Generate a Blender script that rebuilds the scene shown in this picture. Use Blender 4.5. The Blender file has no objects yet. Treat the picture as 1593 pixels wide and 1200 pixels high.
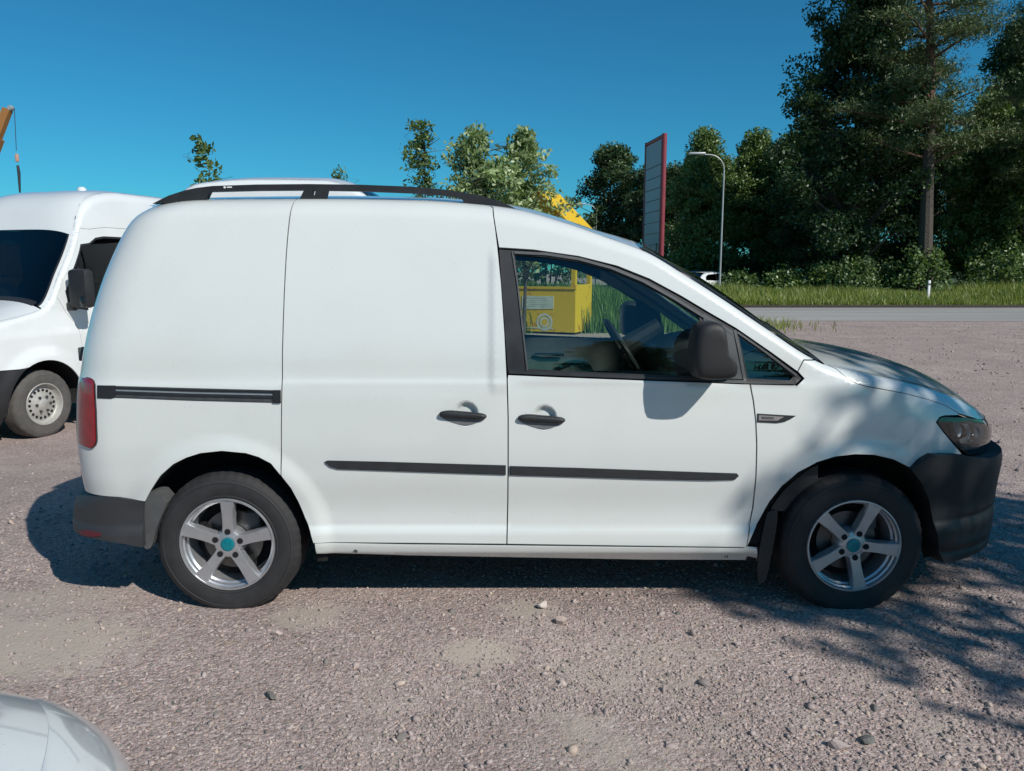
import bpy, bmesh, math, random
import numpy as np
from mathutils import Vector, Matrix
from mathutils.geometry import delaunay_2d_cdt

# ------------------------------------------------------------------ camera, sky, sun, exposure
SC = bpy.context.scene
COL = SC.collection
F_PX, CX, CY, PITCH = 1200.0, 796.5, 600.0, math.radians(8.53)      # measured on the 1593 x 1200 photograph
CAM = Vector((-0.123, -3.125, 1.451))
cam_data = bpy.data.cameras.new('camera')
cam_data.sensor_width = 36.0
cam_data.lens = 36.0 * F_PX / 1593.0
cam_data.clip_start, cam_data.clip_end = 0.05, 3000.0
cam = bpy.data.objects.new('camera', cam_data)
cam.location = CAM
cam.rotation_euler = (math.pi / 2 - PITCH, 0, 0)
COL.objects.link(cam)
SC.camera = cam

SUN_TO = Vector((0.86, -0.88, 1.0)).normalized()                    # towards the sun
SUN_EL = math.asin(SUN_TO.z)
SUN_AZ = math.atan2(SUN_TO.x, SUN_TO.y)                             # clockwise from +Y
world = bpy.data.worlds.new('World')
SC.world = world
world.use_nodes = True
wn, wl = world.node_tree.nodes, world.node_tree.links
wn.clear()
w_out = wn.new('ShaderNodeOutputWorld')
w_bg = wn.new('ShaderNodeBackground')
w_sky = wn.new('ShaderNodeTexSky')
w_sky.sky_type = 'NISHITA'
w_sky.sun_disc = False
w_sky.sun_elevation = SUN_EL
w_sky.sun_rotation = SUN_AZ
w_sky.altitude = 0
w_sky.air_density = 1.0
w_sky.dust_density = 0.15
w_sky.ozone_density = 2.0
w_tint = wn.new('ShaderNodeMix')
w_tint.data_type = 'RGBA'
w_tint.blend_type = 'MULTIPLY'
w_tint.inputs[0].default_value = 1.0
w_tint.inputs[7].default_value = (0.165, 0.765, 1.0, 1)
wl.new(w_sky.outputs[0], w_tint.inputs[6])
wl.new(w_tint.outputs[2], w_bg.inputs[0])
w_bg.inputs[1].default_value = 0.075
wl.new(w_bg.outputs[0], w_out.inputs[0])

sun_data = bpy.data.lights.new('sun', 'SUN')
sun_data.energy = 4.0
sun_data.angle = math.radians(0.53)
sun_data.color = (1.0, 0.955, 0.89)
sun = bpy.data.objects.new('sun', sun_data)
sun.rotation_euler = (-SUN_TO).to_track_quat('-Z', 'Y').to_euler()
sun.location = (6, -8, 12)
COL.objects.link(sun)

SC.render.engine = 'CYCLES'
SC.view_settings.view_transform = 'Standard'
SC.view_settings.look = 'None'
SC.view_settings.exposure = 0.16
SC.view_settings.gamma = 1.0
SC.view_settings.use_curve_mapping = False
SC.cycles.max_bounces = 10
SC.cycles.transparent_max_bounces = 24

# ------------------------------------------------------------------ helpers: measuring
def ray(px, py):
    u, v = (px - CX) / F_PX, -(py - CY) / F_PX
    return Vector((u, math.cos(PITCH) + v * math.sin(PITCH), -math.sin(PITCH) + v * math.cos(PITCH)))

def pp(px, py, y):
    """point of the place seen at photo pixel (px, py) that lies in the upright plane Y = y"""
    d = ray(px, py)
    return CAM + d * ((y - CAM.y) / d.y)

def pg(px, py, z=0.0):
    d = ray(px, py)
    return CAM + d * ((z - CAM.z) / d.z)

class Spl:
    """smooth curve through knots (cubic Hermite with limited slopes)"""
    def __init__(s, pts):
        pts = sorted((float(a), float(b)) for a, b in pts)
        s.x = np.array([p[0] for p in pts]); s.y = np.array([p[1] for p in pts])
        h = np.diff(s.x); d = np.diff(s.y) / h
        m = np.zeros(len(pts)); m[0], m[-1] = d[0], d[-1]
        for i in range(1, len(pts) - 1):
            if d[i - 1] * d[i] > 0:
                w1, w2 = 2 * h[i] + h[i - 1], h[i] + 2 * h[i - 1]
                m[i] = (w1 + w2) / (w1 / d[i - 1] + w2 / d[i])
        s.m, s.h = m, h
    def __call__(s, q):
        q = np.asarray(q, float)
        qc = np.clip(q, s.x[0], s.x[-1])
        i = np.clip(np.searchsorted(s.x, qc) - 1, 0, len(s.h) - 1)
        t = (qc - s.x[i]) / s.h[i]
        a, b = s.y[i], s.y[i + 1]
        r = (a * (1 + 2 * t) * (1 - t) ** 2 + s.m[i] * s.h[i] * t * (1 - t) ** 2
             + b * t * t * (3 - 2 * t) + s.m[i + 1] * s.h[i] * t * t * (t - 1))
        return r + np.where(q < s.x[0], (q - s.x[0]) * s.m[0], 0) + np.where(q > s.x[-1], (q - s.x[-1]) * s.m[-1], 0)

def sstep(t):
    t = np.clip(t, 0, 1)
    return t * t * (3 - 2 * t)

# ------------------------------------------------------------------ helpers: objects
def empty(name, loc=(0, 0, 0), rz=0.0, scale=1.0):
    o = bpy.data.objects.new(name, None)
    o.location = loc; o.rotation_euler = (0, 0, rz); o.scale = (scale,) * 3
    o.empty_display_size = 0.2
    COL.objects.link(o)
    return o

def tag(o, label=None, cat=None, group=None, kind=None):
    if label: o['label'] = label
    if cat: o['category'] = cat
    if group: o['group'] = group
    if kind: o['kind'] = kind
    return o

def mesh(name, V, Fc, mat, parent=None, loc=None, smooth=True, normals=None, col=None, sharp=None, rot=None):
    me = bpy.data.meshes.new(name)
    V = np.asarray(V, float).reshape(-1, 3)
    if isinstance(Fc, np.ndarray):
        n, k = Fc.shape
        me.vertices.add(len(V)); me.vertices.foreach_set('co', V.ravel())
        me.loops.add(n * k); me.loops.foreach_set('vertex_index', Fc.ravel().astype(np.int32))
        me.polygons.add(n); me.polygons.foreach_set('loop_start', (np.arange(n) * k).astype(np.int32))
        me.update(calc_edges=True)
    else:
        me.from_pydata([tuple(v) for v in V], [], [tuple(f) for f in Fc])
        me.update()
    if smooth:
        me.polygons.foreach_set('use_smooth', np.ones(len(me.polygons), bool))
    if col is not None:
        at = me.attributes.new('var', 'FLOAT', 'POINT')
        at.data.foreach_set('value', np.asarray(col, np.float32))
    if mat: me.materials.append(mat)
    if normals is not None:
        me.normals_split_custom_set(normals)
    elif smooth and sharp:
        me.set_sharp_from_angle(angle=math.radians(sharp))
    o = bpy.data.objects.new(name, me)
    COL.objects.link(o)
    if parent: o.parent = parent
    if loc is not None: o.location = loc
    if rot is not None: o.rotation_euler = rot
    return o

def children(o):
    return [c for c in bpy.data.objects if c.parent == o]

def copy_tree(o, parent=None):
    c = o.copy(); COL.objects.link(c); c.parent = parent
    for ch in KIDS(o): copy_tree(ch, c)
    return c

def KIDS(o):
    return list(o.children)

class MB:
    """collects simple solids into one mesh"""
    def __init__(s): s.V, s.F = [], []
    def add(s, V, F):
        b = len(s.V); s.V += [tuple(v) for v in V]; s.F += [tuple(i + b for i in f) for f in F]; return s
    def box(s, a, b, taper=0.0, bev=0.0):
        (x0, y0, z0), (x1, y1, z1) = a, b
        if bev <= 0:
            v = [(x0, y0, z0), (x1, y0, z0), (x1, y1, z0), (x0, y1, z0), (x0, y0, z1), (x1, y0, z1), (x1, y1, z1), (x0, y1, z1)]
            f = [(0, 3, 2, 1), (4, 5, 6, 7), (0, 1, 5, 4), (1, 2, 6, 5), (2, 3, 7, 6), (3, 0, 4, 7)]
            return s.add(v, f)
        bm = bmesh.new(); bmesh.ops.create_cube(bm, size=1)
        for v in bm.verts:
            v.co = Vector(((x0 + x1) / 2 + v.co.x * (x1 - x0), (y0 + y1) / 2 + v.co.y * (y1 - y0), (z0 + z1) / 2 + v.co.z * (z1 - z0)))
        bmesh.ops.bevel(bm, geom=bm.edges[:], offset=bev, segments=2, affect='EDGES', profile=0.5)
        s.bm(bm); return s
    def bm(s, bm):
        bm.verts.ensure_lookup_table(); bm.verts.index_update()
        s.add([v.co[:] for v in bm.verts], [[v.index for v in f.verts] for f in bm.faces]); bm.free(); return s
    def tube(s, pts, rad, n=8, cap=True, sq=1.0):
        pts = [Vector(p) for p in pts]
        if not hasattr(rad, '__len__'): rad = [rad] * len(pts)
        V, F = [], []
        up = Vector((0.0123, 0.0321, 1.0))
        for i, p in enumerate(pts):
            t = (pts[min(i + 1, len(pts) - 1)] - pts[max(i - 1, 0)]).normalized()
            ref = up if abs(t.dot(up.normalized())) < 0.95 else Vector((1, 0.02, 0.01))
            a = t.cross(ref).normalized(); b = a.cross(t).normalized()
            for k in range(n):
                w = 2 * math.pi * k / n
                V.append(p + (a * math.cos(w) * sq + b * math.sin(w)) * rad[i])
        for i in range(len(pts) - 1):
            for k in range(n):
                F.append((i * n + k, i * n + (k + 1) % n, (i + 1) * n + (k + 1) % n, (i + 1) * n + k))
        if cap:
            F.append(tuple(range(n))[::-1]); F.append(tuple((len(pts) - 1) * n + k for k in range(n)))
        return s.add(V, F)
    def lathe(s, prof, n=48, axis='y', c=(0, 0, 0), closed=False):
        V, F = [], []
        m = len(prof)
        for k in range(n):
            w = 2 * math.pi * k / n
            for r, h in prof:
                if axis == 'y': V.append((c[0] + r * math.cos(w), c[1] + h, c[2] + r * math.sin(w)))
                elif axis == 'z': V.append((c[0] + r * math.cos(w), c[1] + r * math.sin(w), c[2] + h))
                else: V.append((c[0] + h, c[1] + r * math.cos(w), c[2] + r * math.sin(w)))
        for k in range(n):
            for j in range(m - 1 if not closed else m):
                j2 = (j + 1) % m; k2 = (k + 1) % n
                F.append((k * m + j, k * m + j2, k2 * m + j2, k2 * m + j))
        return s.add(V, F)
    def build(s, name, mat, parent=None, loc=None, smooth=True, sharp=35, rot=None):
        return mesh(name, s.V, s.F, mat, parent, loc, smooth, sharp=sharp, rot=rot)

# ------------------------------------------------------------------ helpers: materials
def new_mat(name):
    m = bpy.data.materials.new(name); m.use_nodes = True
    return m, m.node_tree.nodes, m.node_tree.links, m.node_tree.nodes['Principled BSDF']

def simple(name, col, rough=0.5, metal=0.0, coat=0.0, spec=0.5, noise=None, bump=None, dirt=None, coat_rough=0.03):
    m, n, l, p = new_mat(name)
    p.inputs['Base Color'].default_value = (*col, 1)
    p.inputs['Roughness'].default_value = rough
    p.inputs['Metallic'].default_value = metal
    p.inputs['Coat Weight'].default_value = coat
    p.inputs['Coat Roughness'].default_value = coat_rough
    p.inputs['Specular IOR Level'].default_value = spec
    tc = n.new('ShaderNodeTexCoord')
    if noise:
        sc, amt = noise
        t = n.new('ShaderNodeTexNoise'); t.inputs['Scale'].default_value = sc; t.inputs['Detail'].default_value = 6
        l.new(tc.outputs['Object'], t.inputs['Vector'])
        r = n.new('ShaderNodeMapRange'); r.inputs[3].default_value = 1 - amt; r.inputs[4].default_value = 1 + amt
        l.new(t.outputs[0], r.inputs[0])
        mx = n.new('ShaderNodeMix'); mx.data_type = 'RGBA'; mx.blend_type = 'MULTIPLY'; mx.inputs[0].default_value = 1
        mx.inputs[6].default_value = (*col, 1)
        l.new(r.outputs[0], mx.inputs[7]); l.new(mx.outputs[2], p.inputs['Base Color'])
        r2 = n.new('ShaderNodeMapRange'); r2.inputs[3].default_value = max(0, rough - .12); r2.inputs[4].default_value = min(1, rough + .12)
        l.new(t.outputs[0], r2.inputs[0]); l.new(r2.outputs[0], p.inputs['Roughness'])
    if bump:
        sc, st, dist = bump
        t2 = n.new('ShaderNodeTexNoise'); t2.inputs['Scale'].default_value = sc; t2.inputs['Detail'].default_value = 4
        l.new(tc.outputs['Object'], t2.inputs['Vector'])
        b = n.new('ShaderNodeBump'); b.inputs['Strength'].default_value = st; b.inputs['Distance'].default_value = dist
        l.new(t2.outputs[0], b.inputs['Height']); l.new(b.outputs[0], p.inputs['Normal'])
    return m

def ramp(n, stops):
    r = n.new('ShaderNodeValToRGB')
    e = r.color_ramp.elements
    while len(e) < len(stops): e.new(0.5)
    for i, (p, c) in enumerate(stops):
        e[i].position = p; e[i].color = (*c, 1)
    return r

def glass(name, tint, refl=0.9, rough=0.0, ior=1.5):
    m, n, l, p = new_mat(name)
    n.remove(p)
    out = n['Material Output']
    tr = n.new('ShaderNodeBsdfTransparent'); tr.inputs[0].default_value = (*tint, 1)
    gl = n.new('ShaderNodeBsdfGlossy'); gl.inputs['Roughness'].default_value = rough
    gl.inputs[0].default_value = (refl, refl, refl, 1)
    fr = n.new('ShaderNodeFresnel'); fr.inputs[0].default_value = ior
    mul = n.new('ShaderNodeMath'); mul.operation = 'MULTIPLY'; mul.inputs[1].default_value = 1.7; mul.use_clamp = True
    mx = n.new('ShaderNodeMixShader')
    l.new(fr.outputs[0], mul.inputs[0]); l.new(mul.outputs[0], mx.inputs[0])
    l.new(tr.outputs[0], mx.inputs[1]); l.new(gl.outputs[0], mx.inputs[2]); l.new(mx.outputs[0], out.inputs[0])
    return m

def leaf_mat(name, dark, light, trans=0.35):
    m, n, l, p = new_mat(name)
    n.remove(p)
    out = n['Material Output']
    at = n.new('ShaderNodeAttribute'); at.attribute_name = 'var'
    r = ramp(n, [(0.0, dark), (1.0, light)])
    l.new(at.outputs['Fac'], r.inputs[0])
    d = n.new('ShaderNodeBsdfDiffuse'); t = n.new('ShaderNodeBsdfTranslucent'); g = n.new('ShaderNodeBsdfGlossy')
    g.inputs['Roughness'].default_value = 0.45; g.inputs[0].default_value = (.6, .65, .6, 1)
    l.new(r.outputs[0], d.inputs[0])
    mt = n.new('ShaderNodeMix'); mt.data_type = 'RGBA'; mt.blend_type = 'MULTIPLY'; mt.inputs[0].default_value = 1
    mt.inputs[7].default_value = (1.15, 1.25, .55, 1)
    l.new(r.outputs[0], mt.inputs[6]); l.new(mt.outputs[2], t.inputs[0])
    a = n.new('ShaderNodeMixShader'); a.inputs[0].default_value = trans
    l.new(d.outputs[0], a.inputs[1]); l.new(t.outputs[0], a.inputs[2])
    b = n.new('ShaderNodeMixShader'); b.inputs[0].default_value = 0.06
    l.new(a.outputs[0], b.inputs[1]); l.new(g.outputs[0], b.inputs[2]); l.new(b.outputs[0], out.inputs[0])
    return m

def paint_mat(name, col, dust=0.12):
    """car paint: clear coat with a thin patchy film of road dust"""
    m, n, l, p = new_mat(name)
    tc = n.new('ShaderNodeTexCoord'); ge = n.new('ShaderNodeNewGeometry')
    t = n.new('ShaderNodeTexNoise'); t.inputs['Scale'].default_value = 2.2; t.inputs['Detail'].default_value = 7
    l.new(ge.outputs['Position'], t.inputs['Vector'])
    t2 = n.new('ShaderNodeTexNoise'); t2.inputs['Scale'].default_value = 55; t2.inputs['Detail'].default_value = 4
    l.new(ge.outputs['Position'], t2.inputs['Vector'])
    mu = n.new('ShaderNodeMapRange'); mu.inputs[1].default_value = .42; mu.inputs[2].default_value = .9; l.new(t.outputs[0], mu.inputs[0])
    mu2 = n.new('ShaderNodeMath'); mu2.operation = 'MULTIPLY'; l.new(mu.outputs[0], mu2.inputs[0]); l.new(t2.outputs[0], mu2.inputs[1])
    mu3 = n.new('ShaderNodeMath'); mu3.operation = 'MULTIPLY'; mu3.use_clamp = True
    l.new(mu2.outputs[0], mu3.inputs[0]); mu3.inputs[1].default_value = dust * 2.2
    mx = n.new('ShaderNodeMix'); mx.data_type = 'RGBA'; mx.inputs[6].default_value = (*col, 1); mx.inputs[7].default_value = (.36, .31, .27, 1)
    l.new(mu3.outputs[0], mx.inputs[0]); l.new(mx.outputs[2], p.inputs['Base Color'])
    sp = n.new('ShaderNodeTexNoise'); sp.inputs['Scale'].default_value = 150; sp.inputs['Detail'].default_value = 2; l.new(ge.outputs['Position'], sp.inputs['Vector'])
    spr = n.new('ShaderNodeMapRange'); spr.inputs[1].default_value = .69; spr.inputs[2].default_value = .76; spr.inputs[4].default_value = .4; l.new(sp.outputs[0], spr.inputs[0])
    mxs = n.new('ShaderNodeMix'); mxs.data_type = 'RGBA'; mxs.inputs[7].default_value = (.34, .31, .28, 1)
    l.new(spr.outputs[0], mxs.inputs[0]); l.new(mx.outputs[2], mxs.inputs[6]); l.new(mxs.outputs[2], p.inputs['Base Color'])
    rr = n.new('ShaderNodeMapRange'); rr.inputs[3].default_value = .28; rr.inputs[4].default_value = .7
    l.new(mu3.outputs[0], rr.inputs[0]); l.new(rr.outputs[0], p.inputs['Roughness'])
    p.inputs['Coat Weight'].default_value = 1.0
    wv = n.new('ShaderNodeTexNoise'); wv.inputs['Scale'].default_value = 2.6; wv.inputs['Detail'].default_value = 2; l.new(ge.outputs['Position'], wv.inputs['Vector'])
    wb_ = n.new('ShaderNodeBump'); wb_.inputs['Strength'].default_value = .05; wb_.inputs['Distance'].default_value = .05
    l.new(wv.outputs[0], wb_.inputs['Height']); l.new(wb_.outputs[0], p.inputs['Coat Normal'])
    cr = n.new('ShaderNodeMapRange'); cr.inputs[3].default_value = .04; cr.inputs[4].default_value = .35
    l.new(t.outputs[0], cr.inputs[0]); cr.inputs[1].default_value = .45; cr.inputs[2].default_value = 1.0
    l.new(cr.outputs[0], p.inputs['Coat Roughness'])
    return m

M = {}
M['white'] = paint_mat('white_paint', (.67, .70, .675))
M['white2'] = paint_mat('white_paint_cool', (.72, .75, .745), dust=.2)
M['black'] = simple('black_plastic', (.018, .019, .021), .5, noise=(14, .3), bump=(900, .12, .001))
M['rear_bumper'] = simple('rear_bumper_plastic', (.034, .035, .038), .55, noise=(9, .35), bump=(700, .2, .001))  # same bumper plastic, without the shade darkened into the front one
M['bumper'] = simple('shaded_bumper_plastic', (.014, .0145, .016), .6, noise=(9, .35), bump=(700, .2, .001))  # shade over the front bumper is put into this darker colour
M['trim'] = simple('rub_strip_plastic', (.028, .03, .033), .45, noise=(20, .25))
M['handle_grey'] = simple('handle_grey', (.14, .145, .15), .5, noise=(25, .2))
M['grey_plastic'] = simple('grey_plastic', (.075, .078, .08), .5, noise=(25, .25))
M['gloss_black'] = simple('gloss_black', (.012, .013, .016), .18, coat=.6)
M['dark'] = simple('dark_cavity', (.006, .006, .007), .9)
M['liner'] = simple('wheel_liner', (.014, .015, .016), .9, noise=(12, .5), bump=(40, .4, .01))
M['tyre'] = simple('tyre_rubber', (.022, .022, .024), .75, noise=(18, .55), bump=(160, .2, .002))
M['tyre_dusty'] = simple('dusty_tyre_rubber', (.085, .08, .075), .9, noise=(14, .4), bump=(120, .3, .003))
M['alloy'] = simple('alloy_silver', (.55, .56, .58), .38, metal=.75, noise=(30, .12))
M['steel'] = simple('steel_wheel_paint', (.42, .41, .38), .5, metal=.3, noise=(22, .25))
M['disc'] = simple('brake_disc', (.16, .155, .15), .4, metal=.9, noise=(30, .3))
M['teal'] = simple('teal_cap', (.005, .22, .27), .3, metal=.3, noise=(60, .35))
M['chrome'] = simple('chrome', (.75, .76, .77), .12, metal=1.0)
M['clear'] = glass('clear_lens', (.94, .97, .98), refl=.7)
M['lamp_inside'] = simple('lamp_housing_grey', (.24, .27, .29), .35, metal=.5, noise=(30, .3))
M['window'] = glass('window_glass', (.82, .92, .88), refl=1.0)
M['screen'] = glass('windscreen_glass', (.72, .84, .80), refl=1.0)
M['dark_glass'] = glass('dark_window_glass', (.16, .2, .21), refl=1.0)
M['red_lens'] = simple('red_lens', (.26, .008, .016), .12, coat=1.0, noise=(26, .35))
M['dark_red'] = simple('dull_red_reflector', (.10, .012, .018), .4, noise=(40, .4))
M['fabric'] = simple('seat_fabric', (.06, .063, .068), .9, noise=(80, .3))
M['dash'] = simple('dashboard_plastic', (.02, .022, .024), .55, noise=(60, .3))
M['light_trim'] = simple('light_interior_trim', (.42, .44, .42), .7)
M['door_card'] = simple('door_card_plastic', (.07, .075, .073), .6, noise=(30, .3))
M['ink'] = simple('white_print', (.8, .8, .8), .4)
M['track'] = simple('sliding_track_metal', (.09, .095, .10), .4, metal=.4, noise=(40, .4))
# ------------------------------------------------------------------ vehicle bodies: a side skin y = F(x, z) cut into panels, and a top skin
def inside(poly, P):
    x, y = P[:, 0], P[:, 1]
    r = np.zeros(len(P), bool)
    n = len(poly)
    j = n - 1
    for i in range(n):
        xi, yi = poly[i]; xj, yj = poly[j]
        c = ((yi > y) != (yj > y))
        with np.errstate(divide='ignore', invalid='ignore'):
            r ^= c & (x < (xj - xi) * (y - yi) / (yj - yi + 1e-30) + xi)
        j = i
    return r

def resample(poly, step):
    out = []
    n = len(poly)
    for i in range(n):
        a, b = np.array(poly[i]), np.array(poly[(i + 1) % n])
        k = max(1, int(math.ceil(np.linalg.norm(b - a) / step)))
        for j in range(k): out.append(a + (b - a) * j / k)
    return np.array(out)

def area(poly):
    p = np.asarray(poly); q = np.roll(p, -1, 0)
    return 0.5 * np.sum(p[:, 0] * q[:, 1] - q[:, 0] * p[:, 1])

def inset_poly(poly, d):
    p = np.asarray(poly, float)
    if area(p) < 0: p = p[::-1]
    e = np.roll(p, -1, 0) - p
    e /= np.linalg.norm(e, axis=1)[:, None] + 1e-12
    nrm = np.stack([-e[:, 1], e[:, 0]], 1)
    n0, n1 = np.roll(nrm, 1, 0), nrm
    b = n0 + n1
    b /= np.maximum(np.sum(b * n1, 1), 0.35)[:, None]
    return p + b * d

def smooth_poly(pts, it=1, closed=True):
    """corner cutting, keeps the outline's size"""
    p = [np.array(q, float) for q in pts]
    for _ in range(it):
        q = []
        for i in range(len(p)):
            a, b = p[i], p[(i + 1) % len(p)]
            q += [a * .75 + b * .25, a * .25 + b * .75]
        p = q
    return p

def tri_region(outer, holes, step, extra=None):
    loops = [resample(outer, step)] + [resample(h, step) for h in holes]
    P, E = [], []
    for L in loops:
        b = len(P)
        P += [tuple(q) for q in L]
        E += [(b + i, b + (i + 1) % len(L)) for i in range(len(L))]
    o = np.asarray(outer)
    xs = np.arange(o[:, 0].min(), o[:, 0].max(), step); ys = np.arange(o[:, 1].min(), o[:, 1].max(), step)
    g = np.array([(a + (step / 2 if j % 2 else 0), b) for j, b in enumerate(ys) for a in xs]).reshape(-1, 2)
    if extra is not None and len(extra): g = np.vstack([g, extra])
    if len(g):
        k = inside(outer, g)
        for h in holes: k &= ~inside(h, g)
        g = g[k]
        B = np.array(P)
        if len(g):
            keep = np.ones(len(g), bool)
            for s0 in range(0, len(g), 2000):
                d = np.min(np.linalg.norm(g[s0:s0 + 2000, None] - B[None], axis=2), axis=1)
                keep[s0:s0 + 2000] = d > step * 0.3
            P += [tuple(q) for q in g[keep]]
    r = delaunay_2d_cdt([Vector(p) for p in P], E, [], 0, 1e-7)
    V = np.array([v[:] for v in r[0]]); T = np.array([f[:] for f in r[2] if len(f) == 3])
    c = V[T].mean(1)
    k = inside(outer, c)
    for h in holes: k &= ~inside(h, c)
    T = T[k]
    a = V[T]
    s = (a[:, 1, 0] - a[:, 0, 0]) * (a[:, 2, 1] - a[:, 0, 1]) - (a[:, 1, 1] - a[:, 0, 1]) * (a[:, 2, 0] - a[:, 0, 0])
    T[s < 0] = T[s < 0][:, ::-1]
    return V, T[np.abs(s) > 1e-10]

class Shell:
    def __init__(s, YC, base, zt, Rz, Ry, xf=None, x0f=1.0, nf=2.2, xr=None, rr=.22, Br=.16, crown=None, bumps=(), step=.025, cexp=2.4):
        s.cexp = cexp
        s.YC, s.base, s.zt, s.Rz, s.Ry = YC, base, zt, Rz, Ry
        s.xf, s.x0f, s.nf, s.xr, s.rr, s.Br, s.crown, s.bumps, s.step = xf, x0f, nf, xr, rr, Br, crown, bumps, step
    def clone(s, **k):
        o = Shell.__new__(Shell); o.__dict__.update(s.__dict__); o.__dict__.update(k); return o
    def F(s, x, z):
        x = np.asarray(x, float); z = np.asarray(z, float)
        y = s.base(z) + 0 * x
        c = np.clip((z - (s.zt(x) - s.Rz(x))) / s.Rz(x), 0, .9999)
        y = y + s.Ry(x) * (1 - np.sqrt(1 - c * c))
        if s.xf is not None:
            c = np.clip((x - s.x0f) / (s.xf(z) - s.x0f), 0, .9999)
            y = y + (s.YC - .03) * (1 - (1 - c ** s.nf) ** (1 / s.nf))
        if s.xr is not None:
            c = np.clip(1 - (x - s.xr(z)) / s.rr, 0, .9999)
            y = y + s.Br * (1 - np.sqrt(1 - c ** 2.3))
        for b in s.bumps: y = y + b(x, z)
        return y
    def N(s, x, z):
        h = 4e-4
        fx = (s.F(x + h, z) - s.F(x - h, z)) / (2 * h); fz = (s.F(x, z + h) - s.F(x, z - h)) / (2 * h)
        n = np.stack([fx, -np.ones_like(fx), fz], 1)
        return n / np.linalg.norm(n, axis=1)[:, None]
    def from_px(s, px, py):
        y = 0.05
        for _ in range(60):
            p = pp(px, py, y)
            y += .5 * (float(s.F(p.x, min(p.z, float(s.zt(p.x)) - .001))) - y)
        return (p.x, min(p.z, float(s.zt(p.x)) - .001))
    def px(s, pts): return [s.from_px(*p) for p in pts]
    def top_line(s, x0, x1, n=24):
        return [(x, float(s.zt(x)) - .0005) for x in np.linspace(x0, x1, n)]
    def panel(s, name, poly, mat, parent, org, far=False, holes=(), gap=.003, flange=.014, off=0.0, step=None, dome=None):
        step = step or s.step
        poly = [tuple(p) for p in poly]
        if gap: poly = [tuple(p) for p in inset_poly(poly, gap)]
        elif area(poly) < 0: poly = poly[::-1]
        o = np.asarray(poly)
        xs = np.arange(o[:, 0].min(), o[:, 0].max(), step)
        ex = []
        for f in (.97, .9, .8, .66, .5, .3, .1):
            ex.append(np.stack([xs, s.zt(xs) - s.Rz(xs) * (1 - f)], 1))
        zs = np.arange(o[:, 1].min(), o[:, 1].max(), step)
        if s.xf is not None and o[:, 0].max() > s.x0f:
            for f in (.99, .97, .94, .9, .86): ex.append(np.stack([s.x0f + (s.xf(zs) - s.x0f) * f, zs], 1))
        if s.xr is not None and o[:, 0].min() < float(np.max(s.xr(zs))) + s.rr:
            for f in (.015, .04, .08, .14, .22, .32, .45): ex.append(np.stack([s.xr(zs) + s.rr * f, zs], 1))
        V, T = tri_region(poly, [list(h) for h in holes], step, np.vstack(ex))
        y = s.F(V[:, 0], V[:, 1]); n = s.N(V[:, 0], V[:, 1])
        P = np.stack([V[:, 0], y, V[:, 1]], 1) + n * off
        if dome:
            # pillow the piece outwards from its rim (lamps, handles)
            B = np.vstack([resample(poly, step)] + [resample(h, step) for h in holes])
            d = np.min(np.linalg.norm(V[:, None] - B[None], axis=2), axis=1)
            hgt, wid = dome
            P += n * (hgt * np.sqrt(np.clip(1 - (1 - np.clip(d / wid, 0, 1)) ** 2, 0, 1)))[:, None]
        return s.finish(name, P, T, n if not dome else None, mat, parent, org, far, flange)
    def finish(s, name, P, T, n, mat, parent, org, far, flange):
        ed = {}
        for t in T:
            for a, b in ((t[0], t[1]), (t[1], t[2]), (t[2], t[0])):
                if (b, a) in ed: del ed[(b, a)]
                else: ed[(a, b)] = 1
        nn = n
        if nn is None:
            nn = np.zeros_like(P)
            fn = np.cross(P[T[:, 1]] - P[T[:, 0]], P[T[:, 2]] - P[T[:, 0]])
            for k in range(3): np.add.at(nn, T[:, k], fn)
            nn /= np.linalg.norm(nn, axis=1)[:, None] + 1e-12
        Fc = [tuple(t) for t in T]
        loopn = [tuple(nn[i]) for t in T for i in t]
        if flange:
            ids = sorted({a for e in ed for a in e}); mp = {a: len(P) + i for i, a in enumerate(ids)}
            dv = -nn[ids] * flange
            P = np.vstack([P, P[ids] + dv])
            for a, b in ed:
                f = (b, a, mp[a], mp[b]); Fc.append(f)
                fn = np.cross(P[f[1]] - P[f[0]], P[f[2]] - P[f[0]]); fn = fn / (np.linalg.norm(fn) + 1e-12)
                loopn += [tuple(fn)] * 4
        P = np.array(P)
        if far:
            P[:, 1] = 2 * s.YC - P[:, 1]
            Fc2, ln2, i = [], [], 0
            for f in Fc:
                k = len(f); Fc2.append(f[::-1])
                ln2 += [(q[0], -q[1], q[2]) for q in loopn[i:i + k][::-1]]; i += k
            Fc, loopn = Fc2, ln2
        return mesh(name, P - np.asarray(org), Fc, mat, parent, smooth=True, normals=loopn)
    def top(s, name, x0, x1, nx, mat, parent, org, s0=-1., s1=1., ns=28, off=0.0, thick=0.0, zfun=None):
        xs = np.linspace(x0, x1, nx)
        sg = np.linspace(s0, s1, ns)
        def pt(x, q):
            z = s.zt(x); ye = s.F(x, z - .0005)
            hw = s.YC - ye
            return np.stack([x + 0 * q, s.YC + q * hw, z + s.crown(x) * (1 - np.abs(q) ** s.cexp)], -1)
        P = np.array([pt(x, sg) for x in xs])
        V = P.reshape(-1, 3).copy()
        if off:
            dx = np.gradient(P, axis=0); dy = np.gradient(P, axis=1)
            nn = np.cross(dx, dy).reshape(-1, 3); nn /= np.linalg.norm(nn, axis=1)[:, None] + 1e-12
            V += nn * off
        Fc = [(i * ns + j, (i + 1) * ns + j, (i + 1) * ns + j + 1, i * ns + j + 1) for i in range(nx - 1) for j in range(ns - 1)]
        return mesh(name, V - np.asarray(org), Fc, mat, parent)
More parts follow.
